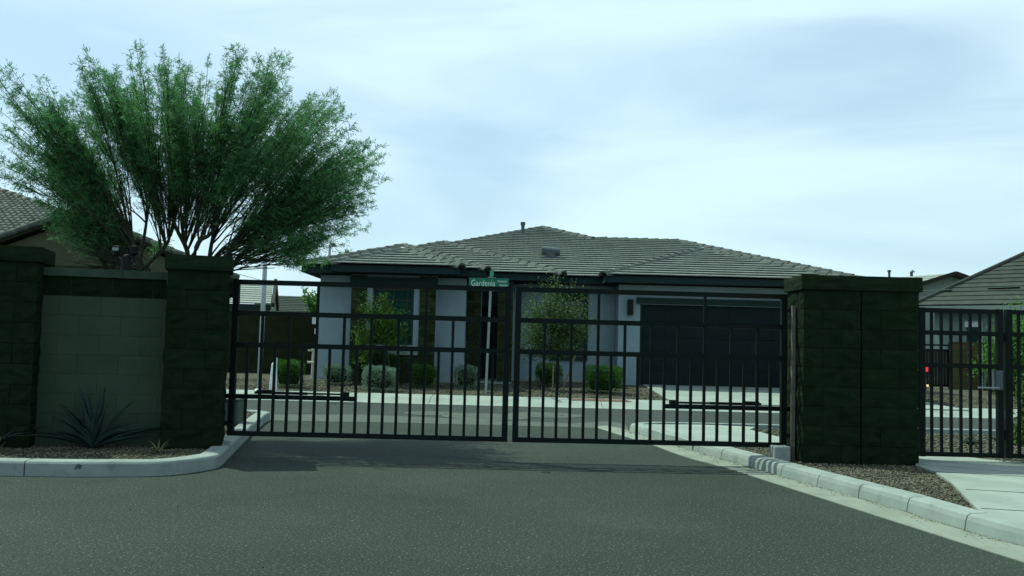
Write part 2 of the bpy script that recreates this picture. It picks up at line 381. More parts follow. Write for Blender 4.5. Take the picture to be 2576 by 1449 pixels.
# oil mark on the left kerb and seam debris
def pebbles(name, pts, smin, smax, matl, label=None, parent=None, squash=.6):
    base = np.array([(1,0,0),(0,1,0),(-1,0,0),(0,-1,0),(0,0,1),(0,0,-1)], float)
    fb = np.array([(0,1,4),(1,2,4),(2,3,4),(3,0,4),(1,0,5),(2,1,5),(3,2,5),(0,3,5)])
    n = len(pts); s = RNG.uniform(smin, smax, (n,1,1)); ax = RNG.uniform(.6,1.2,(n,1,3)); ax[:,:,2] *= squash
    a = RNG.uniform(0, 6.28, n); c, s_ = np.cos(a), np.sin(a)
    V = np.repeat(base[None], n, 0)*(1+RNG.uniform(-.3,.3,(n,6,3)))*s*ax
    X = V[:,:,0]*c[:,None]-V[:,:,1]*s_[:,None]; Y = V[:,:,0]*s_[:,None]+V[:,:,1]*c[:,None]
    V[:,:,0], V[:,:,1] = X, Y; V += np.asarray(pts)[:,None,:]
    F = (fb[None]+np.arange(n)[:,None,None]*6).reshape(-1,3)
    o = link(name, np_mesh(name, V.reshape(-1,3), F, matl), parent); tag(o, kind='stuff')
    if label: o['label'] = label
    return o
def in_poly(p, poly):
    x, y = p; c = False; n = len(poly); j = n-1
    for i in range(n):
        xi, yi = poly[i][0], poly[i][1]; xj, yj = poly[j][0], poly[j][1]
        if (yi > y) != (yj > y) and x < (xj-xi)*(y-yi)/(yj-yi)+xi: c = not c
        j = i
    return c
def scatter(poly, n, zf):
    xs = [p[0] for p in poly]; ys = [p[1] for p in poly]; out = []
    while len(out) < n:
        x = random.uniform(min(xs), max(xs)); y = random.uniform(min(ys), max(ys))
        if in_poly((x, y), poly): out.append((x, y, zf(x, y) if callable(zf) else zf))
    return out
def bed(poly, z, name='gravel_bed'):
    b = MB(); b.add([(p[0], p[1], z(p) if callable(z) else z) for p in poly], [tuple(range(len(poly)))]); return tag(b.build(name, M['gravel']), kind='structure')
ln = normals(lcurve); inner = [p+n*.19 for p, n in zip(lcurve, ln)]
cut = [p for p in inner if p.x > -16]
bl = [(p.x, p.y) for p in cut]+[(-16, cut[0].y)]
cutn = [p for p in cut]
bed([(p.x, p.y) for p in cut if p.x > -15.8], .095)
leftpoly = [(p.x, p.y) for p in cut if p.x > -6.5]
# only strips that can be seen get real stones
lfront = [(p.x, p.y) for p in cut if p.y < 10.1 and p.x > -6.5]; lfront = lfront+[(-2.9, 10.1), (-6.4, 9.3)]
pebbles('gravel', scatter(lfront, 7000, .10), .006, .018, M['pebble'])
pebbles('gravel', [q for q in scatter([(p.x, p.y) for p in cut if p.x > -9], 6500, .10) if q[1] > 10.1], .012, .03, M['pebble'])
# right side paving (z .118) and gravel
SW = [(1600,1067),(1760,1068),(1900,1073.5),(1886,1080.5),(1957,1098),(2100,1113),(2316,1136),(2480,1155),(2700,1178),(2700,1196),(2576,1189),(2305,1166),(2150,1146),(1985,1122),(1880,1113),(1800,1112),(1741,1110),(1690,1096),(1640,1082)]
swp = [G(x, y, .118) for x, y in SW]
b = MB(); b.prism([(p.x, p.y) for p in swp], .0, .118); o_ = tag(b.build('sidewalk', M['concrete']), kind='structure')
WK = [(2303,1169),(2360,1172),(2576,1184),(2800,1197),(3100,1480),(2850,1400),(2576,1322),(2466,1287),(2445,1266),(2395,1215),(2352,1187)]
wkp = [G(x, y, .112) for x, y in WK]
b = MB(); b.prism([(p.x, p.y) for p in wkp], -.02, .112); tag(b.build('walkway', M['concrete']), kind='structure')
for (a_, c_) in (((2430,1231),(2760,1250)), ((2345,1186.5),(2700,1205)), ((2468,1279),(2900,1305))):
    A = G(*a_, .1125); B_ = G(*c_, .1125); m_ = MB(); m_.bar(A, B_, .012, .004); tag(m_.build('paving_joint', M['mortar']), kind='structure')
GB = [(1830,1123),(1985,1123),(2150,1146),(2303,1168),(2352,1187),(2395,1215),(2445,1266),(2460,1284),(2263,1246),(2042,1183),(1946,1156)]
gbp = [G(x, y, .098) for x, y in GB]
far_bed = [G(*q, .092) for q in [(1892,1080),(1960,1077),(2316,1090),(2700,1100),(2700,1180),(2480,1157),(2316,1137),(2100,1114),(1957,1099)]]
b = MB(); ga = [(p.x, p.y, .085) for p in gbp]; b.add(ga, [tuple(range(len(ga)))]); tag(b.build('gravel_bed', M['gravel']), kind='structure')
b = MB(); ga = [(p.x, p.y, .085) for p in far_bed]; b.add(ga, [tuple(range(len(ga)))]); tag(b.build('gravel_bed', M['gravel']), kind='structure')
pebbles('gravel', scatter([(p.x, p.y) for p in gbp], 6500, .09), .007, .021, M['pebble'])
pebbles('gravel', scatter([(p.x, p.y) for p in far_bed if p.x < 9], 3200, .09), .012, .034, M['pebble'])
deb = []
for _ in range(90):
    x = random.gauss(1690, 90); y = 1119+(x-1691)*.29+abs(random.gauss(0, 5)); q = G(x, y, .012); deb.append((q.x, q.y, .012))
for _ in range(34):
    q = G(random.uniform(1340,1800), random.uniform(1112,1150), .004); deb.append((q.x, q.y, .005))
for _ in range(9):
    q = G(random.uniform(300,2200), random.uniform(1190,1440), .004); deb.append((q.x, q.y, .004))
silt = []
for _ in range(1500):
    t = RNG.random()**.8*(len(fc)-2); i = int(t); q = fc[i].lerp(fc[i+1], t-i); g_ = nearest_on(gcur, q); q = q.lerp(g_, abs(RNG.normal())*.10*(1+.8*math.sin(i*.9))); silt.append((q.x, q.y, .010))
pebbles('gutter_silt', silt, .002, .007, M['silt'])
pebbles('road_debris', deb, .003, .009, M['mortar'])
# far side: rolled kerb with pavement slabs
pave = thing('pavement', None, None); pave['kind'] = 'structure'
PR = [(19.75,-.05),(19.75,0.002),(20.15,.018),(20.3,.06),(20.42,.098),(21.25,.125),(21.25,-.05)]
xs = [-70]+[-9+i*1.83 for i in range(15)]+[70]
for xa, xb in zip(xs[:-1], xs[1:]):
    m_ = MB(); V = [(xa, y, z) for y, z in PR]+[(xb-.012, y, z) for y, z in PR]; k = len(PR)
    m_.add(V, [tuple(range(k)), tuple(range(k, 2*k))[::-1]]+[(i, i+k, (i+1) % k+k, (i+1) % k) for i in range(k)])
    m_.build('pavement_slab', M['concrete'], pave)
DX0, DX1 = 3.6, 9.9
def yz(y): return .115 + max(0, min(1, (y-21.25)/4.4))*.185
yard = MB(); nx = 60
def yardsheet(x0, x1, y0=21.25, y1=34, n=26):
    m_ = MB(); V = []; F = []; k = int((x1-x0)/.5)+2
    for j in range(n):
        y = y0+(y1-y0)*j/(n-1)
        for i in range(k):
            x = x0+(x1-x0)*i/(k-1); V.append((x, y, yz(y)-.006+random.uniform(-.012,.012)*(0 < j < n-1)))
    for j in range(n-1):
        for i in range(k-1): F.append((j*k+i, j*k+i+1, (j+1)*k+i+1, (j+1)*k+i))
    m_.add(V, F); tag(m_.build('yard_gravel', M['gravel'], smooth=True), kind='structure')
yardsheet(-40, DX0-.01); yardsheet(DX1+.01, 40)
pebbles('gravel', scatter([(-7.5,21.3),(3.55,21.3),(3.55,24.2),(-7.5,24.6)], 9000, lambda x, y: yz(y)), .012, .036, M['pebble'])
pebbles('gravel', scatter([(9.95,21.3),(14.5,21.3),(14.5,24.6),(9.95,24.6)], 2600, lambda x, y: yz(y)), .014, .04, M['pebble'])
drv = thing('driveway', None, None); drv['kind'] = 'structure'
ys = [20.46, 21.8, 23.1, 24.35, 25.72]
for i in range(3):
    xa = DX0+(DX1-DX0)*i/3; xb = DX0+(DX1-DX0)*(i+1)/3-.012
    for ya, yb in zip(ys[:-1], ys[1:]):
        za, zb = yz(ya)+.012, yz(yb)+.012
        m_ = MB(); m_.add([(xa,ya,za-.2),(xb,ya,za-.2),(xb,yb-.012,zb-.2),(xa,yb-.012,zb-.2),(xa,ya,za),(xb,ya,za),(xb,yb-.012,zb),(xa,yb-.012,zb)],
                     [(0,3,2,1),(4,5,6,7),(0,1,5,4),(1,2,6,5),(2,3,7,6),(3,0,4,7)]); m_.build('driveway_slab', M['concrete'], drv)
# ramp pad with raised bars
q0 = P(1432,1016,20.75); q1 = P(1583,1026,20.75)
pad = thing('tactile_pad', 'reddish ribbed warning pad set in the pale far pavement', 'warning pad', ((q0.x+q1.x)/2, 20.8, .115))
m_ = MB(); m_.add([(q0.x,20.55,.112),(q1.x,20.55,.112),(q1.x,21.0,.126),(q0.x,21.0,.126)], [(0,1,2,3)]); m_.build('pad_base', M['concrete'], pad)
nb = 26; m_ = MB()
for i in range(nb):
    x = q0.x+(q1.x-q0.x)*(i+.5)/nb; m_.bar((x+.05,20.57,.118), (x-.05,20.98,.130), .017, .010)
m_.build('pad_rib', M['pad'], pad)
# pale concrete collars round the manholes in the street
for (px, py, r, lb) in ((1088,1040,.42,'pale concrete manhole collar farthest left in the street'), (1222,1048,.62,'widest pale manhole collar in the middle of the street'), (1372,1044,.55,'pale manhole collar in the street straight below the gate gap')):
    c = G(px, py, 0); mh = thing('manhole', lb, 'manhole', (c.x, c.y, 0), 'manholes in the cross street')
    m_ = MB(); m_.lathe([(r*1.25,-.01),(r*1.25,.003),(r*.62,.005),(r*.62,-.01)], n=22); m_.build('collar', M['worn'], mh, local=True)
    m_ = MB(); m_.lathe([(r*.58,-.01),(r*.58,.006),(r*.5,.009)], n=20); m_.build('lid', M['worn'], mh, local=True)

# ------------------------------------------------------------------ block pillars and walls
def rough_block(sx, sy, sz, amp, seed, sides):
    """split-face block: subdivided faces on the visible sides pushed in and out"""
    r = random.Random(seed); m_ = MB(); n = 4
    def face(o, u, v, nrm, rough):
        base = len(m_.v); nn = n if rough else 1
        for j in range(nn+1):
            for i in range(nn+1):
                p = Vector(o)+Vector(u)*(i/nn)+Vector(v)*(j/nn)
                if rough:
                    edge = (i in (0, nn)) or (j in (0, nn))
                    p += Vector(nrm)*(r.uniform(-.003,.004) if edge else r.uniform(-.2, 1)*amp)
                m_.v.append(tuple(p))
        for j in range(nn):
            for i in range(nn):
                a = base+j*(nn+1)+i; m_.f.append((a, a+1, a+nn+2, a+nn+1))
    x, y, z = sx/2, sy/2, sz/2
    face((-x,-y,-z),(sx,0,0),(0,0,sz),(0,-1,0),'f' in sides)
    face((x,y,-z),(-sx,0,0),(0,0,sz),(0,1,0),'b' in sides)
    face((-x,y,-z),(0,-sy,0),(0,0,sz),(-1,0,0),'l' in sides)
    face((x,-y,-z),(0,sy,0),(0,0,sz),(1,0,0),'r' in sides)
    face((-x,-y,z),(sx,0,0),(0,sy,0),(0,0,1),'')
    face((-x,y,-z),(sx,0,0),(0,-sy,0),(0,0,-1),'')
    return m_
J = .0045
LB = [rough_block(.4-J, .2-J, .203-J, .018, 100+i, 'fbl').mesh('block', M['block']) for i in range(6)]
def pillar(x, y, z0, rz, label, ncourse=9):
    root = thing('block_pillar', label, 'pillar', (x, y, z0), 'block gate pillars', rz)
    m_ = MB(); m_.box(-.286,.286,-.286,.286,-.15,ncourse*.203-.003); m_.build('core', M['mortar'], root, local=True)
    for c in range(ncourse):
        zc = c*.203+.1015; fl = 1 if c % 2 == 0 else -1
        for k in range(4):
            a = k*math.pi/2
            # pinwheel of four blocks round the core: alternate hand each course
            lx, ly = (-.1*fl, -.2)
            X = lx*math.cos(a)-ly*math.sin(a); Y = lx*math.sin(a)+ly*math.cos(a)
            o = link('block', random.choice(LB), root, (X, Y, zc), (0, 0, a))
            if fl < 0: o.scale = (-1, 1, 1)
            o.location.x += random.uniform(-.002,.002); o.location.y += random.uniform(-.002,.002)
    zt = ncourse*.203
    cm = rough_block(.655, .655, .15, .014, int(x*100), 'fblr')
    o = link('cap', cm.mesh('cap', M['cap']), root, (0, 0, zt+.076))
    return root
pl = P(488,900,9.72); p0 = P(12,900,9.42); pr1 = P(2093,930,9.92); pr2 = P(2239,935,9.92)
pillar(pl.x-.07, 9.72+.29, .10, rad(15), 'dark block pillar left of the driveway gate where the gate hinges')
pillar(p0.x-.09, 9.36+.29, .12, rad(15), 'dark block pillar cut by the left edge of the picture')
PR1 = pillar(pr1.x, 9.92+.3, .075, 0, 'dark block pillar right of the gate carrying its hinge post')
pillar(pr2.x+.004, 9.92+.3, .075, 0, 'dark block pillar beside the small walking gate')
# left wall panel between the two left pillars
wl = thing('block_wall', 'tan smooth block wall with dark band between the two left pillars', 'wall', (P(245,900,10.0).x, 9.93, .03))
A = Vector((p0.x+.17, 9.68, 0)); B_ = Vector((pl.x-.33, 9.98, 0)); wd = (B_-A); wlen = wd.length; wa = math.atan2(wd.y, wd.x)
wl.location = (A.x, A.y, .03); wl.rotation_euler.z = wa
m_ = MB(); m_.box(0, wlen, .0035, .17, -.1, 1.80); m_.build('wall_core', M['tanjoint'], wl, local=True)
def course(root, z, h, bl, off, name, matl, depth=.18, amp=0, y0=0):
    x = -off
    while x < wlen-.02:
        a = max(0, x); c = min(wlen, x+bl)
        if c-a > .03:
            if amp: mm = rough_block(c-a-J, depth, h-J, amp, int(x*977+z*131), 'f'); me = mm.mesh(name, matl)
            else:
                mm = MB(); j2 = .003; mm.box(-(c-a-j2)/2, (c-a-j2)/2, -depth/2, depth/2, -(h-j2)/2, (h-j2)/2); me = mm.mesh(name, matl)
            o = link(name, me, root, ((a+c)/2, depth/2+y0, z+h/2))
            if not amp:
                bv = o.modifiers.new('bevel','BEVEL'); bv.width = .0012; bv.segments = 1
        x += bl
for c in range(8): course(wl, c*.2, .2, .4, (c % 2)*.2, 'block', M['tanblock'])
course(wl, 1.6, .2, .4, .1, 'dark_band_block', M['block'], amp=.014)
course(wl, 1.8, .085, .4, .0, 'cap_block', M['capblock'], depth=.23, y0=-.025)
# hinge post on the right pillar side
hp = P(2003,940,10.18)
m_ = MB(); m_.bar((hp.x-.034, 10.18, .08), (hp.x-.034, 10.18, 1.74), .035, .05); m_.build('hinge_post', M['rustpost'], PR1)

# ------------------------------------------------------------------ driveway gate
ZB, ZT = .21, 1.867
def gate_leaf(pa, pb, label, hinge_side):
    """pa, pb: ground plan ends (left, right)"""
    a = Vector((pa.x, pa.y, 0)); c = Vector((pb.x, pb.y, 0)); d = c-a; w = d.length; ang = math.atan2(d.y, d.x)
    root = thing('driveway_gate', label, 'gate', (a.x, a.y, ZB), 'driveway gate leaves', ang)
    H = ZT-ZB; st = .062; gm = M['gate']
    def bx(name, x0, x1, y0, y1, z0, z1, mt=gm, par=root):
        m_ = MB(); m_.box(x0, x1, y0, y1, z0, z1); return m_.build(name, mt, par, local=True)
    for x in (0, w-st): bx('stile', x, x+st, -.031, .031, 0, H)
    zr = dict(bottom=.026, r3=1.172-ZB, r2=1.508-ZB, top=H-.027)
    for k, z in zr.items(): bx('rail', st, w-st, -.026, .026, z-.026, z+.026)
    n = 20; pw = .029
    for i in range(1, n):
        x = st/2+(w-st)*i/n
        zt = zr['r3']
        if i % 2 == 0: zt = zr['r2']
        if i in (6, 14): zt = zr['top']
        bx('picket', x-pw/2, x+pw/2, -pw/2-.003, pw/2-.003, .03, zt)
    # short rail that carries the closer arm
    zs = .622-ZB; xs_ = (st/2+(w-st)*9/n)
    if hinge_side == 'l': bx('short_rail', -.12, xs_, .028, .068, zs-.024, zs+.024)
    else: bx('short_rail', w-xs_, w+.12, .028, .068, zs-.024, zs+.024)
    s_ = 1 if hinge_side == 'l' else -1; ox = 0 if s_ > 0 else w
    y = .12
    arm = MB(); arm.box(min(ox+s_*.24, ox+s_*.80), max(ox+s_*.24, ox+s_*.80), y-.022, y+.022, zs+.026, zs+.054)
    am = arm.build('closer_arm', M['blackp'], root, local=True)
    m_ = MB(); m_.tube([(ox+s_*.78, y, zs+.042), (ox+s_*1.24, y, zs+.04)], .010, 8); m_.build('rod', M['blackp'], am, local=True)
    m_ = MB(); m_.box(min(ox+s_*.26, ox+s_*.42), max(ox+s_*.26, ox+s_*.42), y-.02, y+.025, zs+.05, zs+.07); m_.build('cable_housing', M['blackp'], am, local=True)
    m_ = MB(); m_.box(min(ox+s_*1.16, ox+s_*1.25), max(ox+s_*1.16, ox+s_*1.25), y-.04, y+.02, zs+.02, zs+.066); m_.build('bracket', M['blackp'], am, local=True)
    for z in (1.69-ZB, .34-ZB):
        hx = -.01 if s_ > 0 else w+.01
        m_ = MB(); m_.tube([(hx-s_*.14, 0, z), (hx+s_*.0, 0, z)], .018, 8); m_.tube([(hx-s_*.085, 0, z-.045), (hx-s_*.085, 0, z+.045)], .032, 10); m_.tube([(hx-s_*.045, 0, z-.03), (hx-s_*.045, 0, z+.03)], .026, 10)
        m_.box(hx-s_*.145-.022, hx-s_*.145+.022, -.04, .04, z-.04, z+.04); m_.build('hinge', M['blackp'], root, local=True)
    return root
gate_leaf(P(581,897,10.1), P(1281,915,10.17), 'left leaf of the black steel driveway gate hung on the left pillar', 'l')
gate_leaf(P(1293,917,10.17), P(1978,934,10.3), 'right leaf of the black steel driveway gate hung on the right pillar', 'r')
# post and footing behind the right leaf
q = P(1986,1065,10.75); po = thing('gate_post', 'pale galvanised post standing behind the right gate leaf by its hinge', 'post', (q.x, 10.75, .09))
m_ = MB(); m_.box(q.x-.026, q.x+.026, 10.725, 10.775, .06, .72); m_.build('post', M['steel'], po)
m_ = MB(); m_.box(q.x-.03, q.x+.03, 10.72, 10.78, .72, .735); m_.build('post_cap', M['steel'], po)
q = P(1962,1143,10.12); ft = MB(); ft.box(q.x-.085, q.x+.085, 10.02, 10.22, .02, .245)
tag(ft.build('concrete_footing', M['curbc'], bevel=.012, at=(q.x,10.12,.09)), 'pale concrete block footing below the right gate hinge', 'concrete block')

# ------------------------------------------------------------------ walking gate at the right
def small_gate(pxa, pxb, Y, label, npk, lock):
    a = P(pxa, 960, Y); c = P(pxb, 960, Y); w = c.x-a.x
    root = thing('walking_gate', label, 'gate', (a.x, Y, .16), 'walking gate panels'); H = 1.60; st = .058; gm = M['gate']
    def bx(name, x0, x1, y0, y1, z0, z1, mt=gm, par=root):
        m_ = MB(); m_.box(x0, x1, y0, y1, z0, z1); return m_.build(name, mt, par, local=True)
    for x in (0, w-st): bx('stile', x, x+st, -.03, .03, 0, H)
    for z in (.028, H-.62, H-.27, H-.028): bx('rail', st, w-st, -.025, .025, z-.024, z+.024)
    for i in range(1, npk):
        x = st/2+(w-st)*i/npk; bx('picket', x-.0135, x+.0135, -.0165, .0105, .03, H-.03)
    if lock:
        z = H-.86
        m_ = MB(); m_.box(w-st-.03, w-st+.045, -.045, .045, z-.01, z+.20)
        lk = m_.build('lock_box', M['vent'], root, local=True)
        m_ = MB(); m_.tube([(w-st-.25, -.085, z+.012), (w-st-.02, -.085, z+.012)], .010, 8); m_.tube([(w-st-.03, -.085, z+.012), (w-st-.03, -.05, z+.012)], .012, 8); m_.build('handle', M['steel'], lk, local=True)
        m_ = MB(); m_.box(w-st-.165, w-st-.14, -.05, -.03, z, z+.19); m_.build('latch_guard', M['vent'], lk, local=True)
    else:
        for z in (.25, H-.3):
            m_ = MB(); m_.tube([(-.01, -.01, z-.05), (-.01, -.01, z+.05)], .018, 8); m_.build('hinge', M['gate'], root, local=True)
    return root
small_gate(2312, 2521, 10.25, 'black picket walking gate with a lock box beside the right pillar', 8, True)
small_gate(2531, 2745, 10.25, 'black picket panel cut by the right edge of the picture', 8, False)
gp = P(2525,960,10.28); m_ = MB(); m_.box(gp.x-.008, gp.x+.02, 10.3, 10.34, .09, 1.77)
tag(m_.build('gate_post', M['steel'], at=(gp.x,10.32,.1)), 'thin pale steel post between the two walking gate panels', 'post')

# ------------------------------------------------------------------ main house
EZ, PT = 3.20, .33
HIPS = {'A': (-4.60,-1.32,23.70,31), 'B': (-5.46,-.68,24.28,36), 'C': (-5.455,1.32,25.25,38), 'M': (-5.45,7.46,25.95,40.0), 'R': (-5.445,10.26,25.956,35.66), 'D': (2.45,8.93,25.05,33)}
house = thing('house', 'single storey grey stucco house with grey tiled hip roof and double garage', 'house', (1.5, 30, .3))
def hh(k, x, y):
    x0, x1, y0, y1 = HIPS[k]; return EZ+PT*min(x-x0, x1-x, y-y0, y1-y)
def hmax(x, y): return max(hh(k, x, y) for k in HIPS)
rf = MB()
for k, (x0, x1, y0, y1) in HIPS.items():
    w, d = x1-x0, y1-y0; s = min(w, d)/2; zt = EZ+PT*s
    if w <= d: r0, r1 = (x0+s, y0+s), (x0+s, y1-s)
    else: r0, r1 = (x0+s, y0+s), (x1-s, y0+s)
    if abs(r0[0]-r1[0])+abs(r0[1]-r1[1]) < .02: r1 = (r0[0]+.01, r0[1]+.01)
    V = [(x0,y0,EZ),(x1,y0,EZ),(x1,y1,EZ),(x0,y1,EZ),(*r0,zt),(*r1,zt)]
    if w <= d: F = [(0,1,4),(1,2,5,4),(2,3,5),(3,0,4,5)]
    else: F = [(0,1,5,4),(1,2,5),(2,3,4,5),(3,0,4)]
    rf.add(V, F+[(3,2,1,0)])
roof = rf.build('roof', M['underlay'], house)
roofw = wloc(roof)
TW, TE = .33, .275           # tile width, exposure
th = math.atan(PT)
tm = MB(); l_ = .345
tm.add([(-.5,0,.052),(.5,0,.052),(.5,l_,-.004),(-.5,l_,-.004),(-.5,0,.080),(.5,0,.080),(.5,l_,.016),(-.5,l_,.016)], [(0,3,2,1),(4,5,6,7),(0,1,5,4),(1,2,6,5),(2,3,7,6),(3,0,4,7)])
TILE = tm.mesh('roof_tile', M['tile'])
tiles = []
def runs(f, a, c, step=.03):
    out = []; cur = None; n = int((c-a)/step)
    for i in range(n+1):
        x = a+(c-a)*i/n
        if f(x):
            if cur is None: cur = [x, x]
            cur[1] = x
        elif cur: out.append(cur); cur = None
    if cur: out.append(cur)
    return out
for k, (x0, x1, y0, y1) in HIPS.items():
    w, d = x1-x0, y1-y0; s = min(w, d)/2; dy = TE*math.cos(th); n = int(s/dy)+1
    for r in range(n):
        for side in 'FLR':
            t = -.05+r*dy; tcn = t+dy*.55
            if tcn > s: continue
            if side == 'F': f = lambda x: tcn <= min(x-x0, x1-x) and EZ+PT*tcn >= hmax(x, y0+tcn)-.004; lo, hi = x0, x1
            elif side == 'L': f = lambda y: tcn <= min(y-y0, y1-y) and EZ+PT*tcn >= hmax(x0+tcn, y)-.004; lo, hi = y0, min(y1, 34)
            else: f = lambda y: tcn <= min(y-y0, y1-y) and EZ+PT*tcn >= hmax(x1-tcn, y)-.004; lo, hi = y0, min(y1, 34)
            for a, c in runs(f, lo, hi):
                u = math.floor((a)/TW)*TW-(TW/2 if r % 2 else 0)
                while u < c:
                    p, q = max(u, a), min(u+TW, c)
                    if q-p > .04:
                        m = (p+q)/2; z = EZ+PT*t
                        if side == 'F': loc = (m, y0+t, z); rot = (th, 0, 0)
                        elif side == 'L': loc = (x0+t, m, z); rot = (th, 0, -math.pi/2)
                        else: loc = (x1-t, m, z); rot = (th, 0, math.pi/2)
                        tiles.append((side, loc, rot, q-p-.006))
                    u += TW
front = sorted([t for t in tiles if t[0] == 'F'], key=lambda t: t[1][1]+.3*abs(t[1][0]))
for side, loc, rot, w in front[:300]:
    link('roof_tile', TILE, roof, Vector(loc)-roofw+Vector((0,0,random.uniform(0,.0015))), rot, (w, 1, 1))
rest = MB(); tv = [Vector(v.co) for v in TILE.vertices]; tf = [tuple(p.vertices) for p in TILE.polygons]
for side, loc, rot, w in front[300:]+[t for t in tiles if t[0] != 'F']:
    mt_ = Matrix.Translation(Vector(loc)+Vector((0,0,random.uniform(0,.0015)))) @ Euler(rot).to_matrix().to_4x4() @ Matrix.Diagonal((w,1,1,1))
    rest.add([mt_ @ v for v in tv], tf)
tag(rest.build('roof_tiling', M['tile'], roof), kind='stuff')
# ridge and hip caps
cm_ = MB()
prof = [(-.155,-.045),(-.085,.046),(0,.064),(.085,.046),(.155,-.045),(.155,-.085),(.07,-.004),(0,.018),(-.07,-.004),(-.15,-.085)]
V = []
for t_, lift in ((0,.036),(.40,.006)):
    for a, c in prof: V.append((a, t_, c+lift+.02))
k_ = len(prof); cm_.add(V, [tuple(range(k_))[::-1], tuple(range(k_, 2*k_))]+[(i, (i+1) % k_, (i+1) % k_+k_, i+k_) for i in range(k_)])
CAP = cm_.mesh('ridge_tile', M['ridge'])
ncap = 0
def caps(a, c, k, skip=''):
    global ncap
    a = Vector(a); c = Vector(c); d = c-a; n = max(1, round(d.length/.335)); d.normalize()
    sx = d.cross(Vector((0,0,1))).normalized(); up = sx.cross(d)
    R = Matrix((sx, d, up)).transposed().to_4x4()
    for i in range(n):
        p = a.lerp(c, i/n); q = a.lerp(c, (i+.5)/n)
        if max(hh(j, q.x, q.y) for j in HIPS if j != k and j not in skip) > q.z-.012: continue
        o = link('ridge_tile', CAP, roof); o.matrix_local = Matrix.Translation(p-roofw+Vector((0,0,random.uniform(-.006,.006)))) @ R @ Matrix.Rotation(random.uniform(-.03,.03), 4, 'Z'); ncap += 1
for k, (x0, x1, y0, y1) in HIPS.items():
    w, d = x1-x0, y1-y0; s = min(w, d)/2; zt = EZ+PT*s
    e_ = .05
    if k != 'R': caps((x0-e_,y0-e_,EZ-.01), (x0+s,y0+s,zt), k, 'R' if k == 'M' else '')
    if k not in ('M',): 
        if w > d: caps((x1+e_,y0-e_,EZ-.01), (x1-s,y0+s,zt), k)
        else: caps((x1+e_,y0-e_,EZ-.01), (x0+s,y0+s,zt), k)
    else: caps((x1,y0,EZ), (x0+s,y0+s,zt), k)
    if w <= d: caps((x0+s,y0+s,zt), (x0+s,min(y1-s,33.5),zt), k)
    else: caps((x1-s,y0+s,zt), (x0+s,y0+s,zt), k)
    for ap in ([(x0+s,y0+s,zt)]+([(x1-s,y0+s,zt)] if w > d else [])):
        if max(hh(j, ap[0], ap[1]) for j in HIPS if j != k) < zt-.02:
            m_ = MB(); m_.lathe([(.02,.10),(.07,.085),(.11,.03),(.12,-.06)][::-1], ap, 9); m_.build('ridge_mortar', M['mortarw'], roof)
# fascia, soffit
m_ = MB(); so = MB()
for k, (x0, x1, y0, y1) in HIPS.items():
    i = ord(k)*.0007
    if k != 'R': m_.box(x0+.02, x1-.02, y0+.03+i*.1, y0+.06+i*.1, EZ-.175-i*.1, EZ-.002)
    m_.box(x0+.02+i*.05, x0+.05+i*.05, y0+.065, y1, EZ-.17-i*.1, EZ-.003)
    m_.box(x1-.05, x1-.02, y0+.065, y1, EZ-.17-i*.1, EZ-.003)
    so.box(x0+.055, x1-.055, y0+.066, y1, EZ-.150-i*.12, EZ-.135-i*.12)
m_.build('fascia', M['trim'], roof); so.build('soffit', M['trim'], roof)
# walls with openings
def wall_holes(mb, x0, x1, z0, z1, y0, th_, holes):
    X = sorted({x0, x1, *[h[0] for h in holes], *[h[1] for h in holes]}); Z = sorted({z0, z1, *[h[2] for h in holes], *[h[3] for h in holes]})
    for xa, xb in zip(X[:-1], X[1:]):
        for za, zb in zip(Z[:-1], Z[1:]):
            cx, cz = (xa+xb)/2, (za+zb)/2
            if any(h[0] < cx < h[1] and h[2] < cz < h[3] for h in holes): continue
            mb.box(xa, xb, y0, y0+th_, za, zb)
FL, WT = .22, EZ-.2
WY = 24.85
def wx(px, Y): return (px-1288)/FPX*Y+.0
win1 = (wx(938,24.3), wx(1042,24.3), 1.21-(862-867.5)*24.3/FPX-.0, 2.62)
win1 = (wx(938,24.3), wx(1042,24.3), 1.20, 2.66)
win2 = (wx(1398,26.5), wx(1470,26.5), 1.02, 2.62)
gar = (wx(1612,25.65), wx(1612,25.65)+4.75, FL, 2.48)
w = MB()
wall_holes(w, wx(805,WY), wx(1172,WY), FL, WT, WY, .2, [(wx(884,WY), wx(1098,WY), FL, WT)])
wall_holes(w, wx(884,24.3), wx(1098,24.3), FL, WT, 24.3, .18, [win1])
w.box(wx(884,24.3), wx(884,24.3)+.18, 24.482, 24.85, FL, WT); w.box(wx(1098,24.3)-.18, wx(1098,24.3), 24.482, 24.85, FL, WT)
w.box(wx(805,WY), wx(805,WY)+.2, WY+.202, 34, FL, WT); w.box(wx(1172,WY)-.2, wx(1172,WY), WY+.202, 28.4, FL, WT)
xe = wx(1292,26.5)
wall_holes(w, xe, 2.90, FL, WT, 26.5, .2, [win2]); w.box(xe, xe+.2, 26.702, 28.4, FL, WT)
w.box(wx(1172,WY), xe-.003, 28.2, 28.4, FL, WT)
w.box(2.905, 3.105, 25.852, 30, FL, WT); wall_holes(w, 2.905, 8.55, FL, WT, 25.65, .2, [gar]); w.box(8.35, 8.55, 25.852, 32, FL, WT)
w.box(8.552, 9.8, 26.6, 26.8, FL, WT); w.box(9.6, 9.8, 26.802, 34, FL, WT)
w.build('wall', M['stucco'], house)
# plinth: pale concrete edge of the slab
m_ = MB(); m_.box(wx(805,WY)-.01, wx(1172,WY)+.01, WY-.02, WY-.002, .1, .30); m_.box(xe, 2.9, 26.46, 26.498, .1, .36); m_.box(xe-1.5, xe, 25.0, 28.1, .1, .30)
m_.build('slab_edge', M['curbc'], house)
